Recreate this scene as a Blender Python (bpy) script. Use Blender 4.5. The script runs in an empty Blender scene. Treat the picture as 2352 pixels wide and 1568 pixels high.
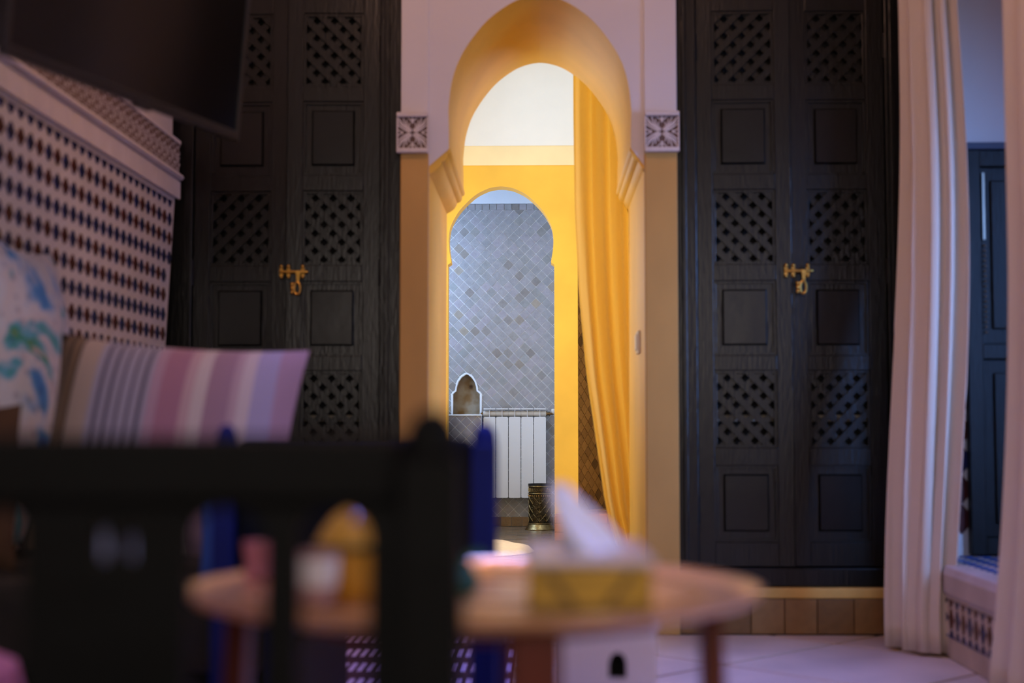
import bpy, bmesh, math, random
from mathutils import Vector, Matrix
from mathutils.geometry import tessellate_polygon
random.seed(7)
SC = bpy.context.scene
COL = SC.collection
PI = math.pi
# ------------------------------------------------------------------ camera, light, exposure
CAMH = 0.705
cd = bpy.data.cameras.new('camera'); cam = bpy.data.objects.new('camera', cd); COL.objects.link(cam)
cd.sensor_width = 36; cd.lens = 50; cd.clip_start = 0.02; cd.clip_end = 60
cam.location = (0, 0, CAMH)
cam.rotation_euler = (PI/2 + math.radians(3.433), 0, math.radians(1.245))
cd.dof.use_dof = True; cd.dof.focus_distance = 8.5; cd.dof.aperture_fstop = 2.0
SC.camera = cam
SC.view_settings.view_transform = 'Standard'; SC.view_settings.look = 'None'
SC.view_settings.gamma = 1; SC.view_settings.exposure = 0.0; SC.view_settings.use_curve_mapping = False
W = bpy.data.worlds.new('world'); SC.world = W; W.use_nodes = True
W.node_tree.nodes['Background'].inputs[0].default_value = (0.45, 0.55, 0.8, 1)
W.node_tree.nodes['Background'].inputs[1].default_value = 0.02
def area(name, loc, target, sx, sy, power, color, spread=PI):
    l = bpy.data.lights.new(name, 'AREA'); l.shape = 'RECTANGLE'; l.size = sx; l.size_y = sy
    l.energy = power; l.color = color; l.spread = spread
    o = bpy.data.objects.new(name, l); COL.objects.link(o); o.location = loc
    o.rotation_euler = (Vector(target)-Vector(loc)).to_track_quat('-Z', 'Y').to_euler()
    return o
def point(name, loc, power, color, r=0.1):
    l = bpy.data.lights.new(name, 'POINT'); l.energy = power; l.color = color; l.shadow_soft_size = r
    o = bpy.data.objects.new(name, l); COL.objects.link(o); o.location = loc
    return o
area('alcove_window_daylight', (2.15, 3.50, 1.15), (1.25, 4.45, 0.95), 0.5, 1.3, 11, (0.20, 0.40, 1.0), math.radians(75))
area('roof_light_daylight', (0.35, 3.00, 3.08), (0.35, 3.0001, 0.0), 1.45, 3.1, 20, (0.14, 0.23, 1.0), math.radians(24))
area('side_door_daylight', (1.235, 1.40, 1.15), (-0.3, 1.7, 0.8), 0.8, 1.6, 7, (0.40, 0.48, 1.0))
area('rear_window_daylight', (0.05, -1.46, 1.55), (0.05, 3, 1.3), 1.1, 1.1, 22, (1.0, 0.90, 0.80))
area('washroom_skylight', (0.1, 6.95, 3.02), (0.1, 7.0, 0), 1.0, 1.2, 15, (0.45, 0.72, 1.0))
area('washroom_window_daylight', (-0.97, 6.95, 1.15), (0.6, 7.0, 1.0), 1.5, 1.6, 34, (0.80, 0.91, 1.0))
area('washroom_right_fill', (0.97, 6.95, 1.2), (-0.6, 6.6, 1.1), 1.2, 1.6, 22, (0.82, 0.92, 1.0))  # unseen fill added on the right to brighten the archway's left jamb
area('bathroom_window_daylight', (-0.93, 8.62, 1.5), (-0.2, 8.95, 1.3), 0.5, 1.2, 15, (0.42, 0.62, 1.0))
point('room_lamp', (-0.1, 3.2, 2.85), 21, (1.0, 0.55, 0.38), 0.18)

# ------------------------------------------------------------------ materials
MATS = {}
def nodes_of(name):
    m = bpy.data.materials.new(name); m.use_nodes = True
    nt = m.node_tree; b = nt.nodes['Principled BSDF']
    MATS[name] = m
    return m, nt, b
def mat(name, col, rough=0.6, metal=0.0, var=0.12, vscale=6.0, bump=0.0, bscale=30.0, col2=None, stretch=(1, 1, 1), spec=0.5, coat=0.0, sheen=0.0):
    m, nt, b = nodes_of(name)
    N, L = nt.nodes, nt.links
    b.inputs['Roughness'].default_value = rough; b.inputs['Metallic'].default_value = metal
    b.inputs['Specular IOR Level'].default_value = spec; b.inputs['Coat Weight'].default_value = coat
    b.inputs['Sheen Weight'].default_value = sheen
    tc = N.new('ShaderNodeTexCoord'); mp = N.new('ShaderNodeMapping'); mp.inputs['Scale'].default_value = stretch
    L.new(tc.outputs['Object'], mp.inputs['Vector'])
    nz = N.new('ShaderNodeTexNoise'); nz.inputs['Scale'].default_value = vscale; nz.inputs['Detail'].default_value = 5
    L.new(mp.outputs[0], nz.inputs['Vector'])
    cr = N.new('ShaderNodeValToRGB'); cr.color_ramp.elements[0].position = 0.3; cr.color_ramp.elements[1].position = 0.72
    c2 = col2 or tuple(min(1, c*(1+var)) for c in col)
    c1 = tuple(c*(1-var) for c in col)
    cr.color_ramp.elements[0].color = (*c1, 1); cr.color_ramp.elements[1].color = (*c2, 1)
    L.new(nz.outputs['Fac'], cr.inputs['Fac']); L.new(cr.outputs['Color'], b.inputs['Base Color'])
    if bump > 0:
        n2 = N.new('ShaderNodeTexNoise'); n2.inputs['Scale'].default_value = bscale; n2.inputs['Detail'].default_value = 4
        L.new(mp.outputs[0], n2.inputs['Vector'])
        bp = N.new('ShaderNodeBump'); bp.inputs['Strength'].default_value = bump; bp.inputs['Distance'].default_value = 0.01
        L.new(n2.outputs['Fac'], bp.inputs['Height']); L.new(bp.outputs[0], b.inputs['Normal'])
    return m
def mat_random(name, stops, rough=0.3, bump=0.2, spec=0.5):
    """glazed tile: colour picked per piece from a ramp, clouded a little inside each piece"""
    m, nt, b = nodes_of(name); N, L = nt.nodes, nt.links
    b.inputs['Roughness'].default_value = rough; b.inputs['Specular IOR Level'].default_value = spec
    oi = N.new('ShaderNodeObjectInfo'); ge = N.new('ShaderNodeNewGeometry')
    ad = N.new('ShaderNodeMath'); ad.operation = 'ADD'
    L.new(oi.outputs['Random'], ad.inputs[0]); L.new(ge.outputs['Random Per Island'], ad.inputs[1])
    fr = N.new('ShaderNodeMath'); fr.operation = 'FRACT'; L.new(ad.outputs[0], fr.inputs[0])
    cr = N.new('ShaderNodeValToRGB'); cr.color_ramp.interpolation = 'LINEAR'
    e = cr.color_ramp.elements
    e[0].position = stops[0][0]; e[0].color = (*stops[0][1], 1); e[1].position = stops[-1][0]; e[1].color = (*stops[-1][1], 1)
    for p, c in stops[1:-1]:
        x = e.new(p); x.color = (*c, 1)
    L.new(fr.outputs[0], cr.inputs['Fac'])
    nz = N.new('ShaderNodeTexNoise'); nz.inputs['Scale'].default_value = 35; nz.inputs['Detail'].default_value = 4
    L.new(ge.outputs['Position'], nz.inputs['Vector'])
    mx = N.new('ShaderNodeMix'); mx.data_type = 'RGBA'; mx.blend_type = 'OVERLAY'; mx.inputs['Factor'].default_value = 0.25
    L.new(cr.outputs['Color'], mx.inputs['A']); L.new(nz.outputs['Fac'], mx.inputs['B']); L.new(mx.outputs['Result'], b.inputs['Base Color'])
    bp = N.new('ShaderNodeBump'); bp.inputs['Strength'].default_value = bump; bp.inputs['Distance'].default_value = 0.004
    L.new(nz.outputs['Fac'], bp.inputs['Height']); L.new(bp.outputs[0], b.inputs['Normal'])
    return m
mat('black_wood', (0.005, 0.005, 0.0045), 0.30, spec=0.40, var=0.35, vscale=3, bump=0.15, bscale=14, stretch=(8, 8, 1))
mat('black_panel', (0.006, 0.006, 0.0055), 0.26, spec=0.38, var=0.5, vscale=4, bump=0.2, bscale=5)
mat('cupboard_dark', (0.006, 0.006, 0.006), 0.8)
mat('shelf_glint', (0.35, 0.30, 0.22), 0.6)
mat('white_plaster', (0.74, 0.68, 0.66), 0.8, var=0.04, vscale=2, bump=0.08, bscale=14)
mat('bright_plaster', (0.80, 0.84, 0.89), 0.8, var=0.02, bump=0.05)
mat('tan_plaster', (0.60, 0.33, 0.08), 0.6, var=0.14, vscale=3, bump=0.12, bscale=10, stretch=(1, 1, .5))
mat('ochre_plaster', (0.88, 0.52, 0.06), 0.5, var=0.10, vscale=3, bump=0.12, bscale=9)
mat('pale_ochre_plaster', (0.90, 0.76, 0.46), 0.6, var=0.05)
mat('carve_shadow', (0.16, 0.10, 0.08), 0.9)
mat('carved_white', (0.70, 0.62, 0.58), 0.75, var=0.06, vscale=30)
mat('floor_tile', (0.60, 0.44, 0.30), 0.42, var=0.16, vscale=3, bump=0.08, bscale=8)
mat('floor_grout', (0.20, 0.13, 0.09), 0.9)
mat('plinth_ochre', (0.70, 0.43, 0.11), 0.6, var=0.15, vscale=6, bump=0.15)
mat_random('plinth_tile', [(0, (0.10, 0.05, 0.018)), (.5, (0.21, 0.105, 0.03)), (1, (0.28, 0.15, 0.05))], 0.45, 0.4)
mat_random('bath_tile', [(0, (0.310, 0.310, 0.318)), (.4, (0.344, 0.335, 0.344)), (.7, (0.370, 0.344, 0.370)), (.84, (0.301, 0.310, 0.310)), (.92, (0.30, 0.29, 0.28)), (.97, (0.24, 0.22, 0.21)), (1, (0.36, 0.31, 0.25))], 0.28, 0.5)
mat_random('ledge_tile', [(0, (0.22, 0.20, 0.22)), (.6, (0.28, 0.25, 0.27)), (1, (0.18, 0.16, 0.18))], 0.3, 0.5)
mat_random('shower_tile', [(0, (0.20, 0.11, 0.04)), (.6, (0.27, 0.15, 0.055)), (.85, (0.15, 0.08, 0.035)), (1, (0.08, 0.045, 0.025))], 0.3, 0.6)
mat_random('curb_tile', [(0, (0.48, 0.17, 0.05)), (.5, (0.60, 0.23, 0.07)), (1, (0.42, 0.14, 0.04))], 0.2, 0.5)
mat_random('bath_floor_tile', [(0, (0.13, 0.10, 0.07)), (.5, (0.19, 0.14, 0.095)), (1, (0.26, 0.18, 0.11))], 0.2, 0.5)
mat('bath_grout', (0.90, 0.91, 0.93), 0.8)
mat('warm_grout', (0.50, 0.30, 0.12), 0.8)
mat('dark_grout', (0.12, 0.09, 0.07), 0.8)
mat('zellige_white', (0.80, 0.76, 0.76), 0.35, var=0.06, vscale=12, bump=0.1, bscale=20)
mat('zellige_blue', (0.012, 0.018, 0.09), 0.25, var=0.4, vscale=20)
mat('zellige_red', (0.075, 0.014, 0.012), 0.25, var=0.4, vscale=20)
mat('sill_blue', (0.05, 0.12, 0.42), 0.25, var=0.3, vscale=20)
mat('frieze_plaster', (0.80, 0.74, 0.74), 0.7, var=0.05, vscale=10, bump=0.1)
mat('brass', (0.62, 0.36, 0.08), 0.32, metal=1.0, var=0.2, vscale=60)
mat('old_brass', (0.34, 0.24, 0.10), 0.27, metal=1.0, var=0.35, vscale=40, bump=0.15, bscale=120)
mat('old_brass_dark', (0.10, 0.075, 0.04), 0.35, metal=1.0, var=0.4, vscale=60, bump=0.5, bscale=160)
mat('iron', (0.012, 0.012, 0.012), 0.5, metal=0.6)
mat('radiator_white', (0.80, 0.80, 0.81), 0.35, var=0.01)
mat('radiator_tube', (0.62, 0.56, 0.48), 0.4, var=0.05)
mat('valve_metal', (0.20, 0.13, 0.06), 0.35, metal=1.0)
mat('plastic_white', (0.78, 0.74, 0.68), 0.4, var=0.02)
mat('mat_cloth', (0.85, 0.66, 0.46), 0.95, var=0.08, vscale=40, bump=0.5, bscale=120, sheen=0.3)
mat('tv_plastic', (0.012, 0.012, 0.014), 0.35, var=0.1)
mat('tv_screen', (0.006, 0.006, 0.006), 0.14, var=0.0)
mat('bench_wood', (0.0025, 0.003, 0.0035), 0.6, spec=0.12, var=0.3, vscale=5, bump=0.1, stretch=(1, 1, 6))
mat('navy_paint', (0.004, 0.010, 0.12), 0.6, spec=0.15, var=0.2)
mat('navy_fabric', (0.004, 0.006, 0.016), 0.9, spec=0.1, var=0.25, vscale=30, bump=0.2, bscale=120)
mat('dark_fabric', (0.015, 0.014, 0.014), 0.95, var=0.3, vscale=20)
mat('brown_fabric', (0.07, 0.035, 0.018), 0.95, var=0.3, vscale=12)
mat('royal_fabric', (0.03, 0.10, 0.50), 0.8, var=0.15, vscale=20)
mat('sky_fabric', (0.45, 0.55, 0.85), 0.85, var=0.1, vscale=20)
mat('mauve_fabric', (0.60, 0.25, 0.40), 0.9, var=0.12, vscale=10)
mat('red_wood', (0.10, 0.014, 0.008), 0.35, var=0.3, vscale=4, stretch=(3, 3, .6))
mat('tray_metal', (0.84, 0.58, 0.34), 0.31, metal=0.92, var=0.12, vscale=8, bump=0.25, bscale=60)
mat('box_gold', (0.42, 0.25, 0.03), 0.42, metal=0.35, var=0.2, vscale=8)
mat('box_dark', (0.16, 0.09, 0.02), 0.5, metal=0.3)
mat('box_lid', (0.50, 0.46, 0.46), 0.35, metal=0.4, var=0.1)
mat('tissue_paper', (0.90, 0.90, 0.95), 0.9, var=0.02)
mat('ochre_glaze', (0.62, 0.30, 0.02), 0.3, var=0.2, vscale=8, coat=0.3)
mat('olive_glaze', (0.14, 0.11, 0.02), 0.3, var=0.2)
mat('mauve_glaze', (0.45, 0.26, 0.26), 0.3, var=0.1)
mat('highlight_white', (0.85, 0.85, 0.90), 0.25, var=0.02)
mat('pink_glaze', (0.42, 0.13, 0.18), 0.35, var=0.1)
mat('teal_glaze', (0.01, 0.13, 0.11), 0.3, var=0.2)
mat('petal', (0.70, 0.62, 0.62), 0.7, var=0.1, vscale=30)
mat('stem_red', (0.14, 0.03, 0.04), 0.6)
mat('stool_paint', (0.74, 0.64, 0.72), 0.7, var=0.05)
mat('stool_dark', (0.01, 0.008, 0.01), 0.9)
mat('shutter_wood', (0.007, 0.007, 0.006), 0.5, spec=0.3, var=0.5, vscale=3, bump=0.2, bscale=20, stretch=(6, 6, 1))
mat('slate_paint', (0.05, 0.06, 0.10), 0.6)
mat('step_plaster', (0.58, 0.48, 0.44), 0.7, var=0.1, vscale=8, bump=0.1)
mat('sparkle_metal', (0.25, 0.22, 0.17), 0.4, metal=1.0)
mat('rod_metal', (0.05, 0.04, 0.03), 0.4, metal=0.8)
mat('leather_pink', (0.48, 0.16, 0.30), 0.6, var=0.1)
def cloth(name, col, trans):
    m, nt, b = nodes_of(name); N, L = nt.nodes, nt.links
    b.inputs['Base Color'].default_value = (*col, 1); b.inputs['Roughness'].default_value = 0.9
    tr = N.new('ShaderNodeBsdfTranslucent'); tr.inputs['Color'].default_value = (*col, 1)
    mx = N.new('ShaderNodeMixShader'); mx.inputs[0].default_value = trans
    L.new(b.outputs[0], mx.inputs[1]); L.new(tr.outputs[0], mx.inputs[2]); L.new(mx.outputs[0], nt.nodes['Material Output'].inputs['Surface'])
    tc = N.new('ShaderNodeTexCoord'); wv = N.new('ShaderNodeTexNoise'); wv.inputs['Scale'].default_value = 160
    L.new(tc.outputs['Object'], wv.inputs['Vector'])
    bp = N.new('ShaderNodeBump'); bp.inputs['Strength'].default_value = 0.12; bp.inputs['Distance'].default_value = 0.004
    L.new(wv.outputs['Fac'], bp.inputs['Height']); L.new(bp.outputs[0], b.inputs['Normal'])
    return m
cloth('curtain_white', (0.82, 0.69, 0.58), 0.22)
cloth('curtain_ochre', (1.0, 0.80, 0.32), 0.5)
def stripes(name, stops, axis=0, lo=-.5, hi=.5):
    m, nt, b = nodes_of(name); N, L = nt.nodes, nt.links
    b.inputs['Roughness'].default_value = 0.9; b.inputs['Sheen Weight'].default_value = 0.2
    tc = N.new('ShaderNodeTexCoord'); sp = N.new('ShaderNodeSeparateXYZ'); L.new(tc.outputs['Object'], sp.inputs[0])
    mr = N.new('ShaderNodeMapRange'); mr.inputs['From Min'].default_value = lo; mr.inputs['From Max'].default_value = hi
    L.new(sp.outputs[axis], mr.inputs['Value'])
    cr = N.new('ShaderNodeValToRGB'); cr.color_ramp.interpolation = 'CONSTANT'; e = cr.color_ramp.elements
    e[0].position = stops[0][0]; e[0].color = (*stops[0][1], 1); e[1].position = stops[-1][0]; e[1].color = (*stops[-1][1], 1)
    for p, c in stops[1:-1]:
        x = e.new(p); x.color = (*c, 1)
    L.new(mr.outputs[0], cr.inputs['Fac']); L.new(cr.outputs['Color'], b.inputs['Base Color'])
    return m
LAV, WHT, MAU, BRN, PLU = (.42, .40, .60), (.70, .60, .66), (.46, .22, .36), (.05, .03, .02), (.34, .24, .40)
DK = (.10, .09, .16)
st = [(0, BRN), (.03, (.22, .13, .08)), (.055, BRN), (.075, (.26, .16, .10)), (.10, BRN), (.115, (.5, .40, .38)), (.20, LAV)]
x = .23
while x < .40:
    st += [(x, DK), (x+.014, LAV)]; x += .042
st += [(.43, (.52, .34, .52)), (.47, MAU), (.56, (.62, .42, .52)), (.60, WHT), (.65, (.42, .26, .38)), (.74, (.56, .40, .50)), (.77, WHT), (.82, (.46, .42, .66)), (.90, (.48, .32, .46))]
st = [(p, tuple(v*.82 for v in c)) for p, c in st]
stripes('cushion_stripes', st, 0, -.26, .26)
def floral(name):
    m, nt, b = nodes_of(name); N, L = nt.nodes, nt.links
    b.inputs['Roughness'].default_value = 0.85
    tc = N.new('ShaderNodeTexCoord')
    n1 = N.new('ShaderNodeTexNoise'); n1.inputs['Scale'].default_value = 4.5; n1.inputs['Detail'].default_value = 3; n1.inputs['Distortion'].default_value = 1.2
    L.new(tc.outputs['Object'], n1.inputs['Vector'])
    cr = N.new('ShaderNodeValToRGB'); e = cr.color_ramp.elements
    e[0].position = .30; e[0].color = (.02, .10, .50, 1); e[1].position = .72; e[1].color = (.55, .10, .16, 1)
    for p, c in [(.40, (.08, .32, .75)), (.46, (.60, .66, .80)), (.55, (.62, .60, .68)), (.60, (.10, .40, .60)), (.64, (.05, .28, .10)), (.68, (.62, .50, .60))]:
        k = e.new(p); k.color = (*c, 1)
    L.new(n1.outputs['Fac'], cr.inputs['Fac'])
    v = N.new('ShaderNodeTexVoronoi'); v.inputs['Scale'].default_value = 26; L.new(tc.outputs['Object'], v.inputs['Vector'])
    c2 = N.new('ShaderNodeValToRGB'); c2.color_ramp.elements[0].position = .18; c2.color_ramp.elements[0].color = (.5, .5, .62, 1); c2.color_ramp.elements[1].position = .3; c2.color_ramp.elements[1].color = (1, 1, 1, 1)
    L.new(v.outputs['Distance'], c2.inputs['Fac'])
    mx = N.new('ShaderNodeMix'); mx.data_type = 'RGBA'; mx.blend_type = 'MULTIPLY'; mx.inputs['Factor'].default_value = .6
    L.new(cr.outputs['Color'], mx.inputs['A']); L.new(c2.outputs['Color'], mx.inputs['B']); L.new(mx.outputs['Result'], b.inputs['Base Color'])
floral('floral_fabric')
def stain_plaster(name, center, r):
    m, nt, b = nodes_of(name); N, L = nt.nodes, nt.links
    b.inputs['Roughness'].default_value = .75
    g = N.new('ShaderNodeNewGeometry'); vs = N.new('ShaderNodeVectorMath'); vs.operation = 'DISTANCE'; vs.inputs[1].default_value = center
    nz = N.new('ShaderNodeTexNoise'); nz.inputs['Scale'].default_value = 45; nz.inputs['Detail'].default_value = 6
    L.new(g.outputs['Position'], nz.inputs['Vector']); L.new(g.outputs['Position'], vs.inputs[0])
    ma = N.new('ShaderNodeMath'); ma.operation = 'MULTIPLY_ADD'; ma.inputs[1].default_value = r*2.2; L.new(nz.outputs['Fac'], ma.inputs[0]); L.new(vs.outputs['Value'], ma.inputs[2])
    mr = N.new('ShaderNodeMapRange'); mr.inputs['From Min'].default_value = r*1.3; mr.inputs['From Max'].default_value = r*2.3; L.new(ma.outputs[0], mr.inputs['Value'])
    n2 = N.new('ShaderNodeTexNoise'); n2.inputs['Scale'].default_value = 14; L.new(g.outputs['Position'], n2.inputs['Vector'])
    cr = N.new('ShaderNodeValToRGB'); cr.color_ramp.elements[0].position = .35; cr.color_ramp.elements[0].color = (.42, .26, .12, 1); cr.color_ramp.elements[1].position = .6; cr.color_ramp.elements[1].color = (.60, .52, .40, 1)
    L.new(n2.outputs['Fac'], cr.inputs['Fac'])
    mx = N.new('ShaderNodeMix'); mx.data_type = 'RGBA'; mx.inputs['A'].default_value = (.10, .04, .02, 1)
    L.new(mr.outputs[0], mx.inputs['Factor']); L.new(cr.outputs['Color'], mx.inputs['B']); L.new(mx.outputs['Result'], b.inputs['Base Color'])
stain_plaster('niche_plaster', (-.465, 9.20, .965), .016)
def rug_mat(name):
    m, nt, b = nodes_of(name); N, L = nt.nodes, nt.links
    b.inputs['Roughness'].default_value = .95
    tc = N.new('ShaderNodeTexCoord'); sp = N.new('ShaderNodeSeparateXYZ'); L.new(tc.outputs['Object'], sp.inputs[0])
    def tri(out, per, duty):
        a = N.new('ShaderNodeMath'); a.operation = 'PINGPONG'; a.inputs[1].default_value = per; L.new(out, a.inputs[0])
        c = N.new('ShaderNodeMath'); c.operation = 'GREATER_THAN'; c.inputs[1].default_value = per*duty; L.new(a.outputs[0], c.inputs[0]); return c
    tx = tri(sp.outputs[0], .0125, .45); ty = tri(sp.outputs[1], .13, .45)
    mu = N.new('ShaderNodeMath'); mu.operation = 'MULTIPLY'; L.new(tx.outputs[0], mu.inputs[0]); L.new(ty.outputs[0], mu.inputs[1])
    mx = N.new('ShaderNodeMix'); mx.data_type = 'RGBA'; mx.inputs['A'].default_value = (.05, .012, .02, 1); mx.inputs['B'].default_value = (.60, .46, .66, 1)
    L.new(mu.outputs[0], mx.inputs['Factor']); L.new(mx.outputs['Result'], b.inputs['Base Color'])
rug_mat('rug_weave')

# ------------------------------------------------------------------ mesh helpers
def finish(me, smooth, ang=35):
    if smooth:
        me.polygons.foreach_set('use_smooth', [True]*len(me.polygons)); me.set_sharp_from_angle(angle=math.radians(ang))
    me.update()
def link(name, me, parent=None, loc=None, rot=None, bevel=0):
    o = bpy.data.objects.new(name, me); COL.objects.link(o)
    if parent: o.parent = parent
    if loc: o.location = loc
    if rot: o.rotation_euler = rot
    if bevel:
        b = o.modifiers.new('edge', 'BEVEL'); b.width = bevel; b.segments = 2; b.limit_method = 'ANGLE'; b.angle_limit = math.radians(40)
    return o
class MB:
    def __init__(s): s.v = []; s.f = []
    def add(s, vs, fs):
        n = len(s.v); s.v += [tuple(p) for p in vs]; s.f += [tuple(i+n for i in f) for f in fs]; return s
    def box(s, x0, x1, y0, y1, z0, z1):
        return s.add([(x0,y0,z0),(x1,y0,z0),(x1,y1,z0),(x0,y1,z0),(x0,y0,z1),(x1,y0,z1),(x1,y1,z1),(x0,y1,z1)],
                     [(3,2,1,0),(4,5,6,7),(0,1,5,4),(1,2,6,5),(2,3,7,6),(3,0,4,7)])
    def bar(s, p, q, w, t, up=(0, 0, 1)):
        """rectangular bar from p to q, w across, t along 'up'"""
        p, q, up = Vector(p), Vector(q), Vector(up); d = (q-p).normalized(); a = d.cross(up)
        if a.length < 1e-4: a = d.cross(Vector((1, 0, 0)))
        a.normalize(); b = a.cross(d).normalized(); a = a*w/2; b = b*t/2
        return s.add([p-a-b, p+a-b, p+a+b, p-a+b, q-a-b, q+a-b, q+a+b, q-a+b], [(3,2,1,0),(4,5,6,7),(0,1,5,4),(1,2,6,5),(2,3,7,6),(3,0,4,7)])
    def prism(s, poly, t0, t1, axis='y', holes=()):
        """polygon in the plane across 'axis' extruded from t0 to t1"""
        def P(u, w, t): return {'y': (u, t, w), 'x': (t, u, w), 'z': (u, w, t)}[axis]
        loops = [list(poly)]+[list(h) for h in holes]
        flat = [p for l in loops for p in l]; n = len(flat)
        if len(loops) == 1 and len(poly) <= 4:
            tris = [tuple(range(n))]
        else:
            tris = tessellate_polygon([[Vector((p[0], p[1], 0)) for p in l] for l in loops])
        vs = [P(p[0], p[1], t0) for p in flat]+[P(p[0], p[1], t1) for p in flat]
        fs = [tuple(t) for t in tris]+[tuple(i+n for i in reversed(t)) for t in tris]
        o = 0
        for l in loops:
            k = len(l)
            for i in range(k):
                j = (i+1) % k; fs.append((o+i, o+j, o+j+n, o+i+n))
            o += k
        return s.add(vs, fs)
    def lathe(s, prof, n=28, c=(0, 0, 0), axis='z', cap=True):
        vs, fs = [], []; m = len(prof)
        for i in range(n):
            a = 2*PI*i/n
            for r, h in prof:
                u, w = r*math.cos(a), r*math.sin(a)
                p = {'z': (u, w, h), 'x': (h, u, w), 'y': (u, h, w)}[axis]
                vs.append((p[0]+c[0], p[1]+c[1], p[2]+c[2]))
        for i in range(n):
            j = (i+1) % n
            for k in range(m-1): fs.append((i*m+k, j*m+k, j*m+k+1, i*m+k+1))
        if cap:
            if prof[0][0] > 1e-5: fs.append(tuple(i*m for i in reversed(range(n))))
            if prof[-1][0] > 1e-5: fs.append(tuple(i*m+m-1 for i in range(n)))
        return s.add(vs, fs)
    def tube(s, pts, rad, n=8, flat=1.0, up=(0, 1, 0), closed=False):
        pts = [Vector(p) for p in pts]; m = len(pts); vs, fs = [], []
        if not hasattr(rad, '__len__'): rad = [rad]*m
        for i, p in enumerate(pts):
            d = (pts[(i+1) % m if closed else min(i+1, m-1)]-pts[(i-1) % m if closed else max(i-1, 0)]).normalized()
            u = Vector(up); a = d.cross(u)
            if a.length < 1e-4: a = d.cross(Vector((0, 0, 1)) if abs(d.z) < .9 else Vector((1, 0, 0)))
            a.normalize(); b = a.cross(d)
            for k in range(n):
                t = 2*PI*k/n; vs.append(p+(a*math.cos(t)+b*math.sin(t)*flat)*rad[i])
        for i in range(m if closed else m-1):
            q = (i+1) % m
            for k in range(n):
                l = (k+1) % n; fs.append((i*n+k, i*n+l, q*n+l, q*n+k))
        if not closed: fs += [tuple(reversed(range(n))), tuple((m-1)*n+k for k in range(n))]
        return s.add(vs, fs)
    def ball(s, c, r, n=10, m=6, sc=(1, 1, 1)):
        prof = [(math.sin(PI*k/m), -math.cos(PI*k/m)) for k in range(m+1)]
        vs, fs = [], []
        for i in range(n):
            a = 2*PI*i/n
            for q, h in prof: vs.append((c[0]+r*sc[0]*q*math.cos(a), c[1]+r*sc[1]*q*math.sin(a), c[2]+r*sc[2]*h))
        for i in range(n):
            j = (i+1) % n
            for k in range(m): fs.append((i*(m+1)+k, j*(m+1)+k, j*(m+1)+k+1, i*(m+1)+k+1))
        return s.add(vs, fs)
    def grid(s, fn, nu, nv):
        vs = [fn(i/nu, j/nv) for i in range(nu+1) for j in range(nv+1)]
        fs = [(i*(nv+1)+j, (i+1)*(nv+1)+j, (i+1)*(nv+1)+j+1, i*(nv+1)+j+1) for i in range(nu) for j in range(nv)]
        return s.add(vs, fs)
    def mesh(s, name, m, smooth=False, ang=35, fix=True):
        me = bpy.data.meshes.new(name); me.from_pydata(s.v, [], s.f)
        if fix:
            bm = bmesh.new(); bm.from_mesh(me); bmesh.ops.remove_doubles(bm, verts=bm.verts, dist=1e-6)
            bmesh.ops.recalc_face_normals(bm, faces=bm.faces); bm.to_mesh(me); bm.free()
        for k in (m if isinstance(m, (list, tuple)) else [m]): me.materials.append(MATS[k])
        finish(me, smooth, ang); return me
    def build(s, name, m, parent=None, smooth=False, bevel=0, ang=35, loc=None, rot=None, fix=True):
        return link(name, s.mesh(name, m, smooth, ang, fix), parent, loc, rot, bevel)
def tag(o, label, cat=None, group=None, kind=None):
    if label: o['label'] = label
    if cat: o['category'] = cat
    if group: o['group'] = group
    if kind: o['kind'] = kind
    return o
def struct(o, label=None): return tag(o, label, None, None, 'structure')
def empty(name, loc=(0, 0, 0), rot=(0, 0, 0)):
    o = bpy.data.objects.new(name, None); COL.objects.link(o); o.location = loc; o.rotation_euler = rot; o.empty_display_size = .1; return o
def Bx(name, m, parent, x0, x1, y0, y1, z0, z1, bevel=0): return MB().box(x0, x1, y0, y1, z0, z1).build(name, m, parent, bevel=bevel)
def clip(poly, x0, x1, y0, y1):
    def cut(ps, f, g):
        out = []
        for i in range(len(ps)):
            a, b = ps[i], ps[(i+1) % len(ps)]; fa, fb = f(a), f(b)
            if fa >= 0: out.append(a)
            if (fa >= 0) != (fb >= 0):
                t = fa/(fa-fb); out.append((a[0]+(b[0]-a[0])*t, a[1]+(b[1]-a[1])*t))
        return out
    for f in (lambda p: p[0]-x0, lambda p: x1-p[0], lambda p: p[1]-y0, lambda p: y1-p[1]):
        if not poly: return []
        poly = cut(poly, f, None)
    return poly
def parea(p): return abs(sum(p[i][0]*p[(i+1) % len(p)][1]-p[(i+1) % len(p)][0]*p[i][1] for i in range(len(p))))/2 if len(p) > 2 else 0
ARCH_A = [(1, 0), (.995, .07), (.966, .25), (.895, .43), (.78, .59), (.624, .747), (.476, .852), (.294, .943), (.12, .988), (0, 1)]
ARCH_B = [(1, 0), (.988, .14), (.95, .29), (.826, .51), (.67, .686), (.47, .855), (.245, .962), (.10, .992), (0, 1)]
def smooth_curve(pts, sub=4):
    out = []
    for i in range(len(pts)-1):
        p0, p1, p2, p3 = pts[max(i-1, 0)], pts[i], pts[i+1], pts[min(i+2, len(pts)-1)]
        for k in range(sub):
            t = k/sub
            out.append(tuple(.5*(2*p1[c]+(p2[c]-p0[c])*t+(2*p0[c]-5*p1[c]+4*p2[c]-p3[c])*t*t+(3*p1[c]-p0[c]-3*p2[c]+p3[c])*t**3) for c in (0, 1)))
    return out+[pts[-1]]
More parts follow.
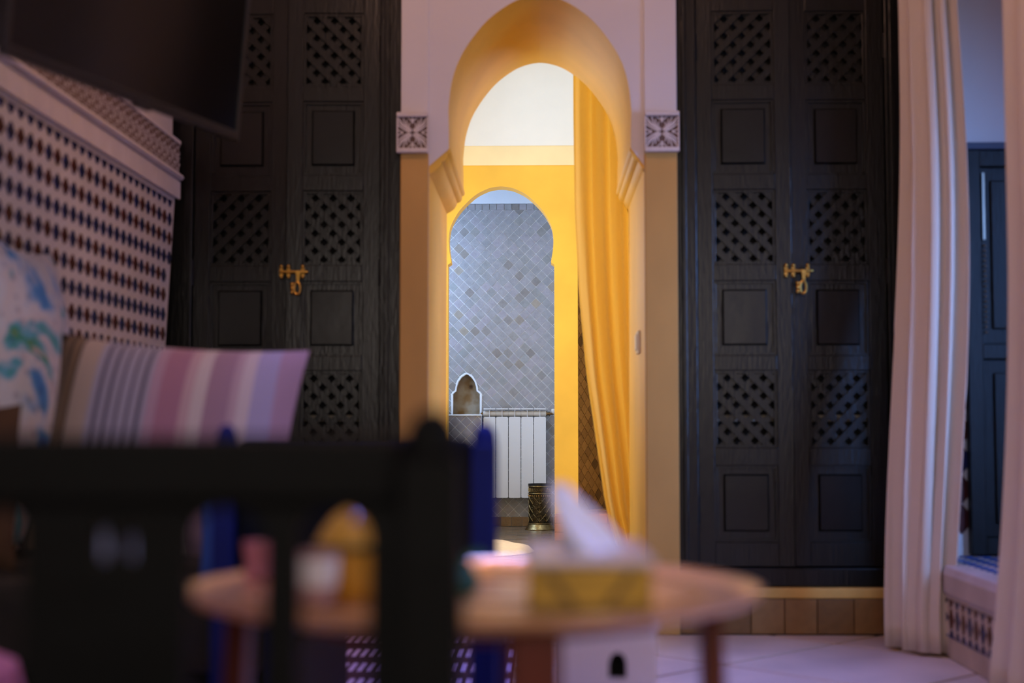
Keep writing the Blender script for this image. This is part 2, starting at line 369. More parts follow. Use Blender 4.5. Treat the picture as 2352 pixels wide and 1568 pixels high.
def arc_arch(c, half, spring, apex, shape, tuck=0.0):
    """pointed horseshoe arch outline from below the left springing over the apex to the right one"""
    pts = [(c-half*x, spring+(apex-spring)*z) for x, z in smooth_curve(shape)]
    pts = [(c-half+tuck, spring-(apex-spring)*.36), (c-half+tuck*.35, spring-(apex-spring)*.18)]+pts
    return pts+[(2*c-p[0], p[1]) for p in reversed(pts[:-1])]

# ------------------------------------------------------------------ room shell
XL, XR, YB, CZ = -1.27, 1.262, 4.90, 3.1
fl = empty('floor'); struct(fl, 'large tan floor tiles laid diagonally in the main room')
Bx('slab', 'floor_grout', fl, -1.6, 2.3, -1.6, 4.90, -.1, -.006)
S2 = .60/math.sqrt(2)
for i in range(-14, 9):
    for j in range(-14, 9):
        # diamonds whose corners sit on the crossing (.53, 4.29)
        cx, cy = .53+(i-j)*S2, 4.29+S2+(i+j)*S2
        g = S2-.010
        p = clip([(cx, cy-g), (cx+g, cy), (cx, cy+g), (cx-g, cy)], XL, XR-.02, -1.5, 4.895)
        if parea(p) > .002: MB().prism(p, -.03, 0, 'z').build('floor_tile', 'floor_tile', fl, bevel=.003)
struct(Bx('ceiling', 'white_plaster', None, -1.6, 2.4, -1.6, 5.83, CZ, CZ+.1))
struct(Bx('wall_rear', 'white_plaster', None, -1.6, 2.4, -1.7, -1.5, 0, CZ))
struct(Bx('wall_right', 'white_plaster', None, XR, XR+.14, -1.5, 3.30, 0, CZ))
# alcove on the right
al = empty('wall_alcove'); struct(al)
Bx('jamb', 'white_plaster', al, XR, 2.3, 4.80, 4.94, 0, CZ)
Bx('corner', 'white_plaster', al, XR, XR+.10, 4.72, 4.80, 0, CZ)
Bx('near_jamb', 'white_plaster', al, XR+.14, 2.3, 3.2, 3.3, 0, CZ)
MB().prism([(3.2, 0), (4.94, 0), (4.94, CZ), (3.2, CZ)], 2.2, 2.3, 'x', holes=[[(3.5, 1.65), (4.4, 1.65), (4.4, 2.8), (3.5, 2.8)]]).build('window_side', 'white_plaster', al)
wn = empty('window_1'); struct(wn)
for a in [(3.5, 3.54, 1.65, 2.8), (4.36, 4.4, 1.65, 2.8), (3.54, 4.36, 1.65, 1.69), (3.54, 4.36, 2.76, 2.8), (3.93, 3.97, 1.69, 2.76)]:
    Bx('window_frame', 'black_wood', wn, 2.22, 2.26, *a)
# left wall: zellige dado with a plaster band and carved frieze, its end edge leaning
wl = empty('wall_left'); struct(wl, 'wall tiled with red and blue zellige diamonds under a carved plaster frieze')
MB().prism([(-1.5, 0), (4.72, 0), (4.75, .85), (4.905, 1.70), (-1.5, 1.70)], XL-.18, XL-.006, 'x').build('dado_backing', 'zellige_white', wl)
Bx('upper_wall', 'white_plaster', wl, XL-.18, XL-.02, -1.5, 4.88, 1.70, CZ)
ZT = 1.490; PT = .0660; DH = .0225
def zd_mesh(name, m, poly, t=.006, axis='x', sgn=1):
    return MB().prism(poly, 0, t*sgn, axis).mesh(name, m)
dia = [(0, -DH), (DH, 0), (0, DH), (-DH, 0)]; half = [(0, -DH), (DH, 0), (-DH, 0)]
ZM = {('b', 1): zd_mesh('diamond', 'zellige_blue', dia), ('r', 1): zd_mesh('diamond', 'zellige_red', dia), ('b', 0): zd_mesh('diamond', 'zellige_blue', half), ('r', 0): zd_mesh('diamond', 'zellige_red', half)}
def end_y(z): return 4.75+(z-.85)/(1.70-.85)*.155
# individual white ground pieces between the diamonds stay as the dado backing; thin joint lines come from the grid of strips
cells = []
rest = MB()
for r in range(0, 22):
    z = ZT-.012-r*PT
    for c in range(0, 70):
        y = 4.86-c*PT-(0.0)
        if y > end_y(z)-.03: continue
        k = 'b' if r % 3 == 0 else ('r' if (c+r) % 2 else 'b')
        if r == 0: k = 'b'
        if z > .80 and y > 3.24:
            cells.append((r, y, z, k))
        elif z > .05: rest.prism([(y+p[0], z+p[1]) for p in dia], XL-.006, XL, 'x')
for r, y, z, k in cells[:]:
    o = link('zellige_diamond', ZM[(k, 0 if r == 0 else 1)], wl, (XL-.006, y, z))
tag(rest.build('zellige_diamonds', 'zellige_blue', wl), None, kind='stuff')
# small white link squares between diamonds give the ground its own joints
band_y = [4.90]
while band_y[-1] > 2.4: band_y.append(band_y[-1]-random.uniform(.15, .19))
for a, b in zip(band_y[:-1], band_y[1:]):
    MB().box(XL-.004, XL+.006, b+.001, a-.001, ZT+.006, ZT+.068).build('band_tile', 'frieze_plaster', wl, bevel=.002)
MB().prism([(XL-.006, ZT+.070), (XL+.012, ZT+.072), (XL+.020, ZT+.080), (XL+.016, ZT+.090), (XL-.006, ZT+.094)], -1.5, 4.895, 'y').build('ridge_moulding', 'frieze_plaster', wl, bevel=.002)
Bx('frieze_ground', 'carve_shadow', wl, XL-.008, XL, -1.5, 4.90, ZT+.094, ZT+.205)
fz = MB()
def curl(mb, y, z, s_, ang, flip):
    pts, rr = [], []
    for i in range(7):
        t = i/6; a = ang+flip*t*4.4; q = s_*(1-t*.75)
        pts.append((XL-.0012, y+q*math.cos(a), z+q*math.sin(a))); rr.append(.0036*(1-.35*t))
    mb.tube(pts, rr, 4, .7, (1, 0, 0))
rf = random.Random(3)
for i in range(26):
    yc = 4.872-i*.066
    motif = [(.010, .014, .010, 0), (.024, .022, .008, 2), (.008, .036, .009, 4), (.026, .046, .009, 1), (.012, .058, .008, 3), (.024, .070, .009, 5), (.009, .080, .009, 2.5), (.026, .092, .007, .5), (.002, .048, .007, 1.5), (.030, .033, .007, 3.5)]
    for q, (dy, dz_, s_, an) in enumerate(motif):
        for f in (1, -1):
            curl(fz, yc+f*dy+rf.uniform(-.001, .001), ZT+.099+dz_, s_*rf.uniform(.9, 1.1), an if f > 0 else PI-an, f*(1 if q % 2 else -1))
tag(fz.build('carved_frieze', 'frieze_plaster', wl, smooth=True), 'carved white arabesque plaster relief', kind='stuff')
Bx('frieze_edge', 'frieze_plaster', wl, XL-.006, XL+.006, -1.5, 4.90, ZT+.199, ZT+.212, .002)
Bx('frieze_foot', 'frieze_plaster', wl, XL-.006, XL+.004, -1.5, 4.90, ZT+.092, ZT+.099)
# right platform (alcove step)
pf = empty('wall_platform'); struct(pf, 'low tiled step under the alcove with a row of zellige diamonds')
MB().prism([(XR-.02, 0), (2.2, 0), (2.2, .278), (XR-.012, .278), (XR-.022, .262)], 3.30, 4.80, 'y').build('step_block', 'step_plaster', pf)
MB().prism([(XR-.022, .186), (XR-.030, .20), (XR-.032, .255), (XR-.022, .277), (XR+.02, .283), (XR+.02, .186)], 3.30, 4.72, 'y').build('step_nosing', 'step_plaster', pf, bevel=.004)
mz = {k: MB().prism([(-p[0], p[1]) for p in dia], 0, -.005, 'x').mesh('diamond', 'zellige_'+{'b': 'blue', 'r': 'red'}[k]) for k in 'br'}
mzh = {k: MB().prism([(-p[0], p[1]) for p in half], 0, -.005, 'x').mesh('diamond', 'zellige_'+{'b': 'blue', 'r': 'red'}[k]) for k in 'br'}
mzu = {k: MB().prism([(-p[0], -p[1]) for p in half], 0, -.005, 'x').mesh('diamond', 'zellige_'+{'b': 'blue', 'r': 'red'}[k]) for k in 'br'}
for c in range(0, 21):
    y = 4.70-c*.062; k = 'br'[c % 2]
    link('zellige_diamond', mzh[k], pf, (XR-.02, y, .180)); o = link('zellige_diamond', mz[k], pf, (XR-.02, y, .123)); o.scale = (1, 1, 1.35)
    link('zellige_diamond', mzu['b'], pf, (XR-.02, y, .066))
sm = MB().prism([(-.022, 0), (0, -.022), (.022, 0), (0, .022)], 0, .003, 'z').mesh('diamond', 'sill_blue')
for i in range(9):
    for j in range(14):
        link('sill_tile', sm, pf, (1.33+i*.06, 4.74-j*.06, .278))
# alcove end: shutter and strip of zellige next to it
dz = [MB().prism([(0, -.05), (.026, -.02), (.026, .02), (0, .05), (-.026, .02), (-.026, -.02)], 0, -.006, 'y').mesh('diamond', 'zellige_'+k) for k in ('red', 'blue')]
Bx('dado_panel', 'zellige_white', al, 1.36, 1.42, 4.785, 4.80, .28, 1.2)
for q in range(8): link('zellige_piece', dz[0 if q % 3 != 2 else 1], al, (1.390, 4.785, .40+q*.098))
sh = empty('window_shutter', (1.475, 4.77, .284)); tag(sh, 'tall dark wooden shutter leaf standing on the alcove step behind the white curtains', 'shutter')
def sb(name, m, x0, x1, y0, y1, z0, z1, bv=.003): return Bx(name, m, sh, x0-1.475, x1-1.475, y0-4.77, y1-4.77, z0-.284, z1-.284, bv)
sb('stile', 'shutter_wood', 1.412, 1.462, 4.745, 4.795, .284, 1.63)
sb('stile', 'shutter_wood', 1.70, 1.75, 4.745, 4.795, .284, 1.63)
sb('rail', 'shutter_wood', 1.462, 1.70, 4.750, 4.79, .284, .34)
sb('rail', 'shutter_wood', 1.462, 1.70, 4.750, 4.79, 1.575, 1.63)
sb('rail', 'shutter_wood', 1.462, 1.70, 4.750, 4.79, .93, .98)
sb('panel', 'shutter_wood', 1.462, 1.70, 4.772, 4.785, .34, .93)
sb('panel', 'shutter_wood', 1.462, 1.70, 4.772, 4.785, .98, 1.575)
sb('raised_field', 'shutter_wood', 1.50, 1.665, 4.762, 4.772, .385, .885, .005)
sb('raised_field', 'shutter_wood', 1.50, 1.665, 4.762, 4.772, 1.03, 1.53, .005)
kn = MB().box(1.472-1.475, 1.480-1.475, -.012, -.004, 1.33-.284, 1.555-.284)  # strip and beads give the light sparkles at the shutter gap a shape
for q in range(18): kn.ball((1.476-1.475, -.012, 1.02-.284+q*.017), .0055, 8, 5)
tag(kn.build('sparkle_strip', 'sparkle_metal', sh, smooth=True), 'metal strip and beads standing in for light sparkling along the shutter edge')
sb('top_moulding', 'slate_paint', 1.40, 1.78, 4.74, 4.80, 1.632, 1.655)

# ------------------------------------------------------------------ wall with the archway
AC = -.010
wb = empty('wall_back'); struct(wb, 'thick plastered wall pierced by a pointed horseshoe arch')
arch = arc_arch(AC, .319, 1.80, 2.214, ARCH_A, tuck=.006)
arch[0] = (AC-.317, 1.672); arch[-1] = (AC+.317, 1.672)
poly = [(-.494, 0), (-.396, 0), (-.396, 1.612)]+arch+[(.352, 1.612), (.352, 0), (.466, 0), (.466, CZ), (-.494, CZ)]
blk = MB().prism(poly, 4.905, 5.83, 'y').mesh('arch_block', ['white_plaster', 'ochre_plaster'], smooth=True, ang=30)
for p in blk.polygons: p.material_index = 0 if (p.normal.y < -.5 and p.center.y < 5) else 1
link('arch_block', blk, wb)
def pil(x0, x1):
    Bx('pilaster', 'tan_plaster', wb, x0, x1, 4.885, 4.91, 0, 1.655, .004)
    Bx('upper_pilaster', 'white_plaster', wb, x0, x1, 4.893, 4.91, 1.79, CZ, .003)
pil(-.494, -.397); pil(.353, .466)
def corb(s, xj, xa):
    # moulding that runs through the thickness of the wall: torus over a cavetto
    w = abs(xa-xj); P = []
    prof = [(0, 1.616), (w, 1.676), (w+.005, 1.672), (w+.004, 1.662), (w-.006, 1.655), (w-.006, 1.644), (w-.014, 1.632), (w-.026, 1.628), (w-.030, 1.616), (w-.040, 1.602), (w-.054, 1.592), (0, 1.584)]
    MB().prism([(xj+s*u, z) for u, z in prof], 4.909, 5.832, 'y').build('corbel_moulding', 'ochre_plaster', wb, smooth=True, ang=50)
corb(1, -.3965, AC-.317); corb(-1, .3525, AC+.317)
struct(Bx('wall_back_left', 'ochre_plaster', None, -1.6, -.494, 5.46, 5.83, 0, CZ))
struct(Bx('wall_back_right', 'ochre_plaster', None, .466, 1.6, 5.46, 5.83, 0, CZ))
struct(Bx('wall_lintel_left', 'white_plaster', None, -1.45, -.494, 4.94, 5.46, 2.37, CZ))
struct(Bx('wall_lintel_right', 'white_plaster', None, .466, XR, 4.91, 5.46, 2.37, CZ))
def plinth(name, x0, x1):
    p = empty(name); struct(p, 'plaster ledge over a row of brown glazed tiles below the cupboard')
    Bx('ledge', 'plinth_ochre', p, x0, x1, 4.90, 5.46, .122, .157, .004)
    Bx('core', 'dark_grout', p, x0, x1, 4.905, 5.40, 0, .122)
    x = x0
    while x < x1-.02:
        w = min(random.uniform(.10, .125), x1-x); Bx('plinth_tile', 'plinth_tile', p, x+.0015, x+w-.0015, 4.892, 4.91, .004, .120, .002); x += w
plinth('baseboard_right', .466, XR); plinth('baseboard_left', -1.26, -.494)

# carved capitals
def capital(x0, x1, label):
    c = empty('plaster_capital', ((x0+x1)/2, 4.885, 1.652)); tag(c, label, 'capital', 'carved capitals on the pilasters')
    w = (x1-x0)/2; H = .141
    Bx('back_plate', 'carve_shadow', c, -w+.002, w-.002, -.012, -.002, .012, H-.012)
    for z0, z1 in ((0, .016), (H-.016, H)):
        Bx('rail', 'carved_white', c, -w, w, -.028, -.001, z0, z1, .003)
    for s in (-1, 1): Bx('edge', 'carved_white', c, min(s*w, s*(w-.005)), max(s*w, s*(w-.005)), -.022, -.001, .016, H-.016, .001)
    r = MB(); hw, hh, zc = w-.004, H/2-.016, H/2
    def stroke(pts, r0, r1, n=8):
        out, rr = [], []
        for i in range(n+1):
            t = i/n; a, b, d = pts
            u = (1-t)**2*a[0]+2*t*(1-t)*b[0]+t*t*d[0]; v = (1-t)**2*a[1]+2*t*(1-t)*b[1]+t*t*d[1]
            out.append((u, v)); rr.append(r0+(r1-r0)*t)
        for sx in (-1, 1):
            for sz in (-1, 1):
                r.tube([(sx*u*hw, -.016, zc+sz*v*hh) for u, v in out], rr, 5, .7)
    stroke([(.16, .10), (.45, .22), (.96, .92)], .0042, .0030)
    stroke([(.20, .04), (.50, .12), (.97, .50)], .0038, .0026)
    stroke([(.30, .18), (.55, .55), (.62, .95)], .0030, .0022)
    stroke([(.38, .24), (.70, .42), (.97, .70)], .0026, .0020)
    stroke([(.26, .20), (.40, .50), (.40, .80)], .0028, .0020)
    stroke([(.18, .16), (.28, .40), (.18, .62)], .0028, .0020)
    stroke([(0, .62), (.10, .74), (.0, .97)], .0036, .0020)
    stroke([(.04, .78), (.18, .80), (.30, .96)], .0030, .0016)
    stroke([(.62, .05), (.80, .02), (.97, .18)], .0028, .0020)
    for sx in (-1, 1):
        for sz in (-1, 1):
            r.tube([(sx*hw*(.17+.13*(1-t*.7)*math.cos(1.2+t*5)), -.016, zc+sz*hh*(.14+.13*(1-t*.7)*math.sin(1.2+t*5))) for t in [q/10 for q in range(11)]], .0026, 5, .8)
    tag(r.build('leaf_relief', 'carved_white', c, smooth=True), 'carved acanthus leaves')
capital(-.506, -.396, 'carved white plaster capital between the arch and the cupboard behind the television')
capital(.352, .472, 'carved white plaster capital between the arch and the cupboard beside the white curtains')

# light switch on the passage jamb
sw = empty('light_switch', (.3515, 5.17, .97)); tag(sw, 'small cream light switch on the yellow jamb of the archway', 'switch')
Bx('plate', 'plastic_white', sw, -.010, 0, -.055, .055, 0, .082, .003)
for a in (-.045, .004): Bx('rocker', 'plastic_white', sw, -.015, -.009, a, a+.041, .012, .070, .002)

# ------------------------------------------------------------------ cupboards
LZ = [(2.168, 1.905), (1.534, 1.270), (.901, .632)]     # lattice windows top/bottom
PZ = [(1.852, 1.588), (1.214, .952), (.572, .308)]      # raised panels
def lattice(leaf, x0, x1, z0, z1, dirs, yf):
    """two layers of diagonal slats cut to the opening; each slat a piece of its own"""
    cx, cz = (x0+x1)/2, (z0+z1)/2; L = .5; w = .0112; gap = .0440
    for layer, d in ((0, dirs), (1, -dirs)):
        ux, uz = math.cos(PI/4), -d*math.sin(PI/4)          # along the slat
        nx, nz = -uz, ux
        for k in range(-7, 8):
            ox, oz = cx+nx*(k*gap+.010), cz+nz*(k*gap+.010)
            p = [(ox-ux*L-nx*w, oz-uz*L-nz*w), (ox+ux*L-nx*w, oz+uz*L-nz*w), (ox+ux*L+nx*w, oz+uz*L+nz*w), (ox-ux*L+nx*w, oz-uz*L+nz*w)]
            p = clip(p, x0, x1, z0, z1)
            if parea(p) < .00012: continue
            y0 = yf+layer*.011
            MB().prism(p, y0, y0+.0075, 'y').build('lattice_slat', 'black_wood', leaf)
def cupboard(cx, x0, x1, label, dirs, angs, hinge_label):
    c = empty('cupboard', (cx, 4.95, .159)); tag(c, label, 'cupboard', 'built-in cupboards either side of the arch')
    T = lambda x, y, z: (x-cx, y-4.95, z-.159)
    def box(name, m, par, a, b, y0, y1, z0, z1, bv=.002, off=(0, 0, 0)):
        p, q = T(a, y0, z0), T(b, y1, z1); return Bx(name, m, par, p[0]-off[0], q[0]-off[0], p[1]-off[1], q[1]-off[1], p[2]-off[2], q[2]-off[2], bv)
    W_ = .327
    l0, l3 = cx-W_-.001, cx+W_+.001
    # carcass and frame
    box('carcass', 'cupboard_dark', c, x0+.01, x1-.01, 5.02, 5.44, .165, 2.36, 0)
    for i, z in enumerate((.50, .735, 1.10, 1.42, 1.75, 2.05)):
        box('shelf_edge', 'shelf_glint' if i == 1 else 'cupboard_dark', c, x0+.03, x1-.03, 4.998, 5.019, z-.011, z+.011, 0)  # one edge pale: light glimpsed through the lattice put into its colour
    for a, b in ((x0, l0-.002), (l3+.002, x1)):
        box('jamb', 'black_wood', c, a, b, 4.935, 5.02, .235, 2.36, .003)
        m0 = a+(b-a)*.22; box('jamb_bead', 'black_wood', c, m0, m0+(b-a)*.25, 4.925, 4.935, .235, 2.36, .003)
    box('sill', 'black_wood', c, x0, x1, 4.930, 5.02, .159, .222, .004)
    box('head', 'black_wood', c, x0, x1, 4.935, 5.02, 2.29, 2.36, .003)
    for i, (a, b) in enumerate(((l0, cx-.001), (cx+.001, l3))):
        hx = a if i == 0 else b                      # hinge side
        H = T(hx, 4.955, .226)
        leaf = empty('door_leaf', H, (0, 0, angs[i])); leaf.parent = c
        def lb(name, m, xa, xb, y0, y1, z0, z1, bv=.0015):
            return Bx(name, m, leaf, xa-hx, xb-hx, y0-4.955, y1-4.955, z0-.226, z1-.226, bv)
        s0, s1 = a+.056, b-.055
        if i == 1: s0, s1 = a+.055, b-.060
        lb('stile', 'black_wood', a, s0, 4.955, 4.985, .226, 2.285); lb('stile', 'black_wood', s1, b, 4.955, 4.985, .226, 2.285)
        zs = sorted(LZ+PZ, reverse=True); edges = [2.285]+[z for pr in zs for z in pr]+[.226]
        for k in range(0, len(edges), 2): lb('rail', 'black_wood', s0, s1, 4.9555, 4.9845, edges[k+1], edges[k])
        if i == 1 or True:
            pass
        for z1_, z0_ in LZ+PZ:                       # sunk moulding round every opening
            m = MB(); t = .010
            for xa, xb, za, zb in ((s0, s1, z1_-t, z1_), (s0, s1, z0_, z0_+t), (s0, s0+t, z0_+t, z1_-t), (s1-t, s1, z0_+t, z1_-t)):
                m.box(xa-hx, xb-hx, 4.961-4.955, 4.978-4.955, za-.226, zb-.226)
            m.build('moulding', 'black_wood', leaf, bevel=.0015)
        for q, (z1_, z0_) in enumerate(LZ):
            sub = leaf
            # slats are built in the leaf's own frame
            lattice_local(leaf, s0+.010-hx, s1-.010-hx, z0_+.010-.226, z1_-.010-.226, dirs[i][q], .009)
        for z1_, z0_ in PZ:
            lb('panel', 'black_wood', s0+.010, s1-.010, 4.970, 4.982, z0_+.010, z1_-.010, 0)
            f = .030; xa, xb, za, zb = s0+f-hx, s1-f-hx, z0_+f+.006-.226, z1_-f-.226
            m = MB(); y0, y1, e = .004, .015, .006
            m.add([(xa, y1, za), (xb, y1, za), (xb, y1, zb), (xa, y1, zb), (xa+e, y0, za+e), (xb-e, y0, za+e), (xb-e, y0, zb-e), (xa+e, y0, zb-e)], [(4, 5, 6, 7), (0, 1, 5, 4), (1, 2, 6, 5), (2, 3, 7, 6), (3, 0, 4, 7)])
            m.build('raised_panel', 'black_panel', leaf)
        sgn = -1 if i == 0 else 1
        for z in (2.04, 1.245, .42):
            h = MB().lathe([(0, -.05), (.0055, -.047), (.0075, -.045), (.0075, .045), (.0055, .047), (0, .05)], 10).build('hinge', 'iron', leaf, smooth=True, loc=(sgn*.004, -.006, z-.226))
    # brass slide bolt with hasp and drop ring
    b = MB(); X = cx-.018 if angs[2] == 0 else cx-.008
    B = empty('bolt', T(X, 4.930, 1.245)); B.parent = c
    MB().lathe([(0, -.014), (.005, -.012), (.0062, 0), (.0062, .080), (.0045, .088), (0, .090)], 12, axis='x').build('bolt_bar', 'brass', B, smooth=True)
    for xx in (-.005, .020, .070):
        MB().box(xx-.006, xx+.006, .001, .006, -.015, .016).ball((xx, -.001, .019), .0075, 10, 6).ball((xx, -.001, -.018), .0065, 10, 6).build('keeper', 'brass', B, smooth=True)
    MB().prism([(.046, .004), (.064, .004), (.060, -.030), (.058, -.038), (.050, -.038), (.049, -.03)], -.008, -.004, 'y').build('hasp', 'brass', B, bevel=.001)
    MB().tube([(.052+.0105*math.cos(a), -.006, -.058+.0215*math.sin(a)) for a in [2*PI*q/20 for q in range(20)]], .0048, 8, closed=True).build('drop_ring', 'brass', B, smooth=True)
    MB().tube([(.034, -.002, -.044), (.034, -.002, -.070)], .005, 8).ball((.034, -.003, -.043), .0075).ball((.034, -.003, -.057), .0078).ball((.034, -.003, -.072), .0072).build('staple', 'brass', B, smooth=True)
def lattice_local(leaf, x0, x1, z0, z1, d, yf): lattice(leaf, x0, x1, z0, z1, d, yf)
cupboard(.867, .470, XR-.002, 'black lattice cupboard between the archway and the white curtains',
         [(-1, 1, 1), (-1, -1, -1)], (math.radians(-2.6), 0, 0), '')
cupboard(-.901, -1.40, -.497, 'black lattice cupboard partly hidden behind the television',
         [(1, -1, -1), (1, 1, 1)], (0, math.radians(2.6), 1), '')

# ------------------------------------------------------------------ washroom beyond the arch
FZ = .075
pfl = empty('floor_washroom'); struct(pfl, 'raised floor of dark glazed brick tiles beyond the arch')
Bx('slab', 'dark_grout', pfl, -1.1, 1.3, 4.94, 9.2, -.1, FZ-.004)
bm_ = MB().box(-.069, .069, -.0235, .0235, -.01, 0).mesh('brick', 'bath_floor_tile')
yy = 4.975; r = 0; nb_ = 0; more = MB()
while yy < 9.07:
    for k in range(15):
        xx = -.99+k*.14+(r % 2)*.07
        if (yy < 5.84 and not -.33 < xx < .29) or xx > .93: continue
        if -.53 < xx < .05 and yy > 6.3 and nb_ < 280:
            link('floor_tile', bm_, pfl, (xx, yy, FZ+random.uniform(-.001, .001)), (random.uniform(-.006, .006), random.uniform(-.006, .006), 0)); nb_ += 1
        elif not (yy > 7.95 and xx > .0): more.box(xx-.069, xx+.069, yy-.0235, yy+.0235, FZ-.01, FZ+random.uniform(-.001, .001))
    yy += .0495; r += 1
tag(more.build('floor_tiles', 'bath_floor_tile', pfl, fix=False), None, kind='stuff')
struct(Bx('wall_washroom_left', 'ochre_plaster', None, -1.1, -1.0, 5.83, 8.07, 0, CZ))
struct(Bx('wall_washroom_right', 'ochre_plaster', None, 1.0, 1.1, 5.83, 8.07, 0, CZ))
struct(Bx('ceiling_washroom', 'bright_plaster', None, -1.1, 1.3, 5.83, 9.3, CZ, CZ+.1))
# pierced wall with two horseshoe openings
C1, HW, C2 = -.238, .304, .503
def opening(c):
    a = arc_arch(c, HW-.004, 1.766, 2.078, ARCH_B, tuck=.012)
    a[0] = (c-HW+.018, 1.650); a[-1] = (c+HW-.018, 1.650)
    return [(c-HW, FZ-.02), (c-HW, 1.628), (c-HW+.018, 1.640)]+a+[(c+HW-.018, 1.640), (c+HW, 1.628), (c+HW, FZ-.02)]
wm = empty('wall_middle'); struct(wm, 'yellow wall with two horseshoe openings and a slim pillar between')
poly = [(-1.0, FZ-.02)]+opening(C1)+opening(C2)+[(1.0, FZ-.02), (1.0, 2.199), (-1.0, 2.199)]
MB().prism(poly, 8.07, 8.19, 'y').build('pierced_wall', 'ochre_plaster', wm, smooth=True, ang=30)
Bx('pale_band', 'pale_ochre_plaster', wm, -1.0, 1.0, 8.066, 8.19, 2.199, 2.312)
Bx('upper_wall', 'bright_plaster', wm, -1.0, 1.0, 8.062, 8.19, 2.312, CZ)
# bathroom walls
NX, NZ0 = -.488, .781
niche = [(NX-.092, NZ0), (NX+.092, NZ0), (NX+.092, .914), (NX+.082, .926), (NX+.070, .934), (NX+.066, .962), (NX+.056, .995), (NX+.036, 1.024), (NX+.012, 1.041), (NX, 1.045)]
niche += [(2*NX-p[0], p[1]) for p in reversed(niche[2:-1])]
niche = niche[::1]
wf = empty('wall_far'); struct(wf, 'bathroom wall of pearly glazed diamond tiles with an arched niche')
MB().prism([(-1.1, 0), (.30, 0), (.30, 2.098), (-1.1, 2.098)], 9.10, 9.30, 'y', holes=[niche[::-1]]).build('tile_backing', 'bath_grout', wf)
up = MB(); top = [(-1.1, 2.16)]
xx = -1.1
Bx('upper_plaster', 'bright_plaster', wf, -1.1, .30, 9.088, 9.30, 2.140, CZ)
Bx('border_backing', 'bath_grout', wf, -1.1, .30, 9.102, 9.30, 2.098, 2.140)
xx = -.72
while xx < .14:
    w = random.uniform(.044, .050); Bx('border_tile', 'bath_tile', wf, xx+.0015, xx+w-.0015, 9.092, 9.104, 2.1005, 2.138, .0008); xx += w
# niche lining
n = len(niche); nm = MB()
nm.add([(x, 9.098, z) for x, z in niche]+[(x, 9.205, z) for x, z in niche], [(i, (i+1) % n, (i+1) % n+n, i+n) for i in range(n)]+[tuple(range(n, 2*n))])
nm.build('niche_lining', 'niche_plaster', wf, smooth=True)
rim = MB(); rp = [p for p in niche[1:]]+[niche[0]]
rim.tube([(x, 9.094, z) for x, z in rp], [.006+random.uniform(-.001, .0025) for _ in rp], 6); rim.build('niche_rim', 'bath_grout', wf, smooth=True)
DG = .071/2
def tile_wall(par, m, o, u, nrm, umin, umax, vmin, vmax, skip=None, cap=300, v_top=None, ph=0, trim=None):
    """glazed square tiles set on point on a wall plane; o origin, u along the wall, nrm out of it"""
    u = Vector(u).normalized(); nrm = Vector(nrm).normalized(); up = Vector((0, 0, 1))
    M = Matrix((u, up, nrm)).transposed(); g = DG-.0026
    base = MB().prism([(0, -g), (g, 0), (0, g), (-g, 0)], 0, .0032, 'z').mesh('tile', m)
    k = 0; left = MB(); row = 0; v = v_top if v_top is not None else vmax; cells = []
    while v > vmin-DG:
        a = umin+(DG if row % 2 else 0)+ph
        while a < umax+DG:
            cells.append((a, v)); a += 2*DG
        v -= DG; row += 1
    for a, v in cells:
        if skip and skip(a, v): continue
        cutter = trim(a, v) if trim else None
        full = cutter is None and umin <= a-DG and a+DG <= umax and vmin <= v-DG and v+DG <= vmax
        pos = Vector(o)+u*a+up*v
        if full and k < cap:
            ob = bpy.data.objects.new('wall_tile', base); COL.objects.link(ob); ob.parent = par
            ob.matrix_world = Matrix.Translation(pos+nrm*random.uniform(-.0004, .0006)) @ (M @ Matrix.Rotation(random.gauss(0, .014), 3, 'Z') @ Matrix.Rotation(random.gauss(0, .009), 3, 'X') @ Matrix.Rotation(random.gauss(0, .009), 3, 'Y')).to_4x4()
            k += 1
        else:
            p = clip([(a, v-g), (a+g, v), (a, v+g), (a-g, v)], umin, umax, vmin, vmax)
            if cutter: p = half_plane(p, *cutter)
            if parea(p) < 3e-5: continue
            if k < cap:
                q = MB().prism([(b[0]-a, b[1]-v) for b in p], 0, .0032, 'z').build('wall_tile', m, par); q.matrix_world = Matrix.Translation(pos) @ M.to_4x4(); k += 1
            else:
                nn = len(p); vs = [Vector(o)+u*b[0]+up*b[1] for b in p]; vs = vs+[w+nrm*.0032 for w in vs]
                left.add(vs, [tuple(range(nn, 2*nn))]+[(i, (i+1) % nn, (i+1) % nn+nn, i+nn) for i in range(nn)])
    if left.v: tag(left.build('wall_tiles', m, par, fix=False), None, kind='stuff')
def half_plane(ps, px, pz, nx_, nz_):
    out = []; f = lambda q: (q[0]-px)*nx_+(q[1]-pz)*nz_
    for i in range(len(ps)):
        p, q = ps[i], ps[(i+1) % len(ps)]; fa, fb = f(p), f(q)
        if fa >= 0: out.append(p)
        if (fa >= 0) != (fb >= 0):
            t = fa/(fa-fb); out.append((p[0]+(q[0]-p[0])*t, p[1]+(q[1]-p[1])*t))
    return out
def inside(poly, x, z):
    r = False
    for i in range(len(poly)):
        (x0, z0), (x1, z1) = poly[i], poly[i-1]
        if (z0 > z) != (z1 > z) and x < (x1-x0)*(z-z0)/(z1-z0)+x0: r = not r
    return r
def near_niche(a, v):
    best = None
    for i in range(len(niche)):
        p, q = niche[i], niche[(i+1) % len(niche)]; dx, dz_ = q[0]-p[0], q[1]-p[1]; L2 = dx*dx+dz_*dz_
        t = max(0, min(1, ((a-p[0])*dx+(v-p[1])*dz_)/L2)); fx_, fz_ = p[0]+dx*t, p[1]+dz_*t
        dd = math.hypot(a-fx_, v-fz_)
        if best is None or dd < best[0]: best = (dd, fx_, fz_)
    return best
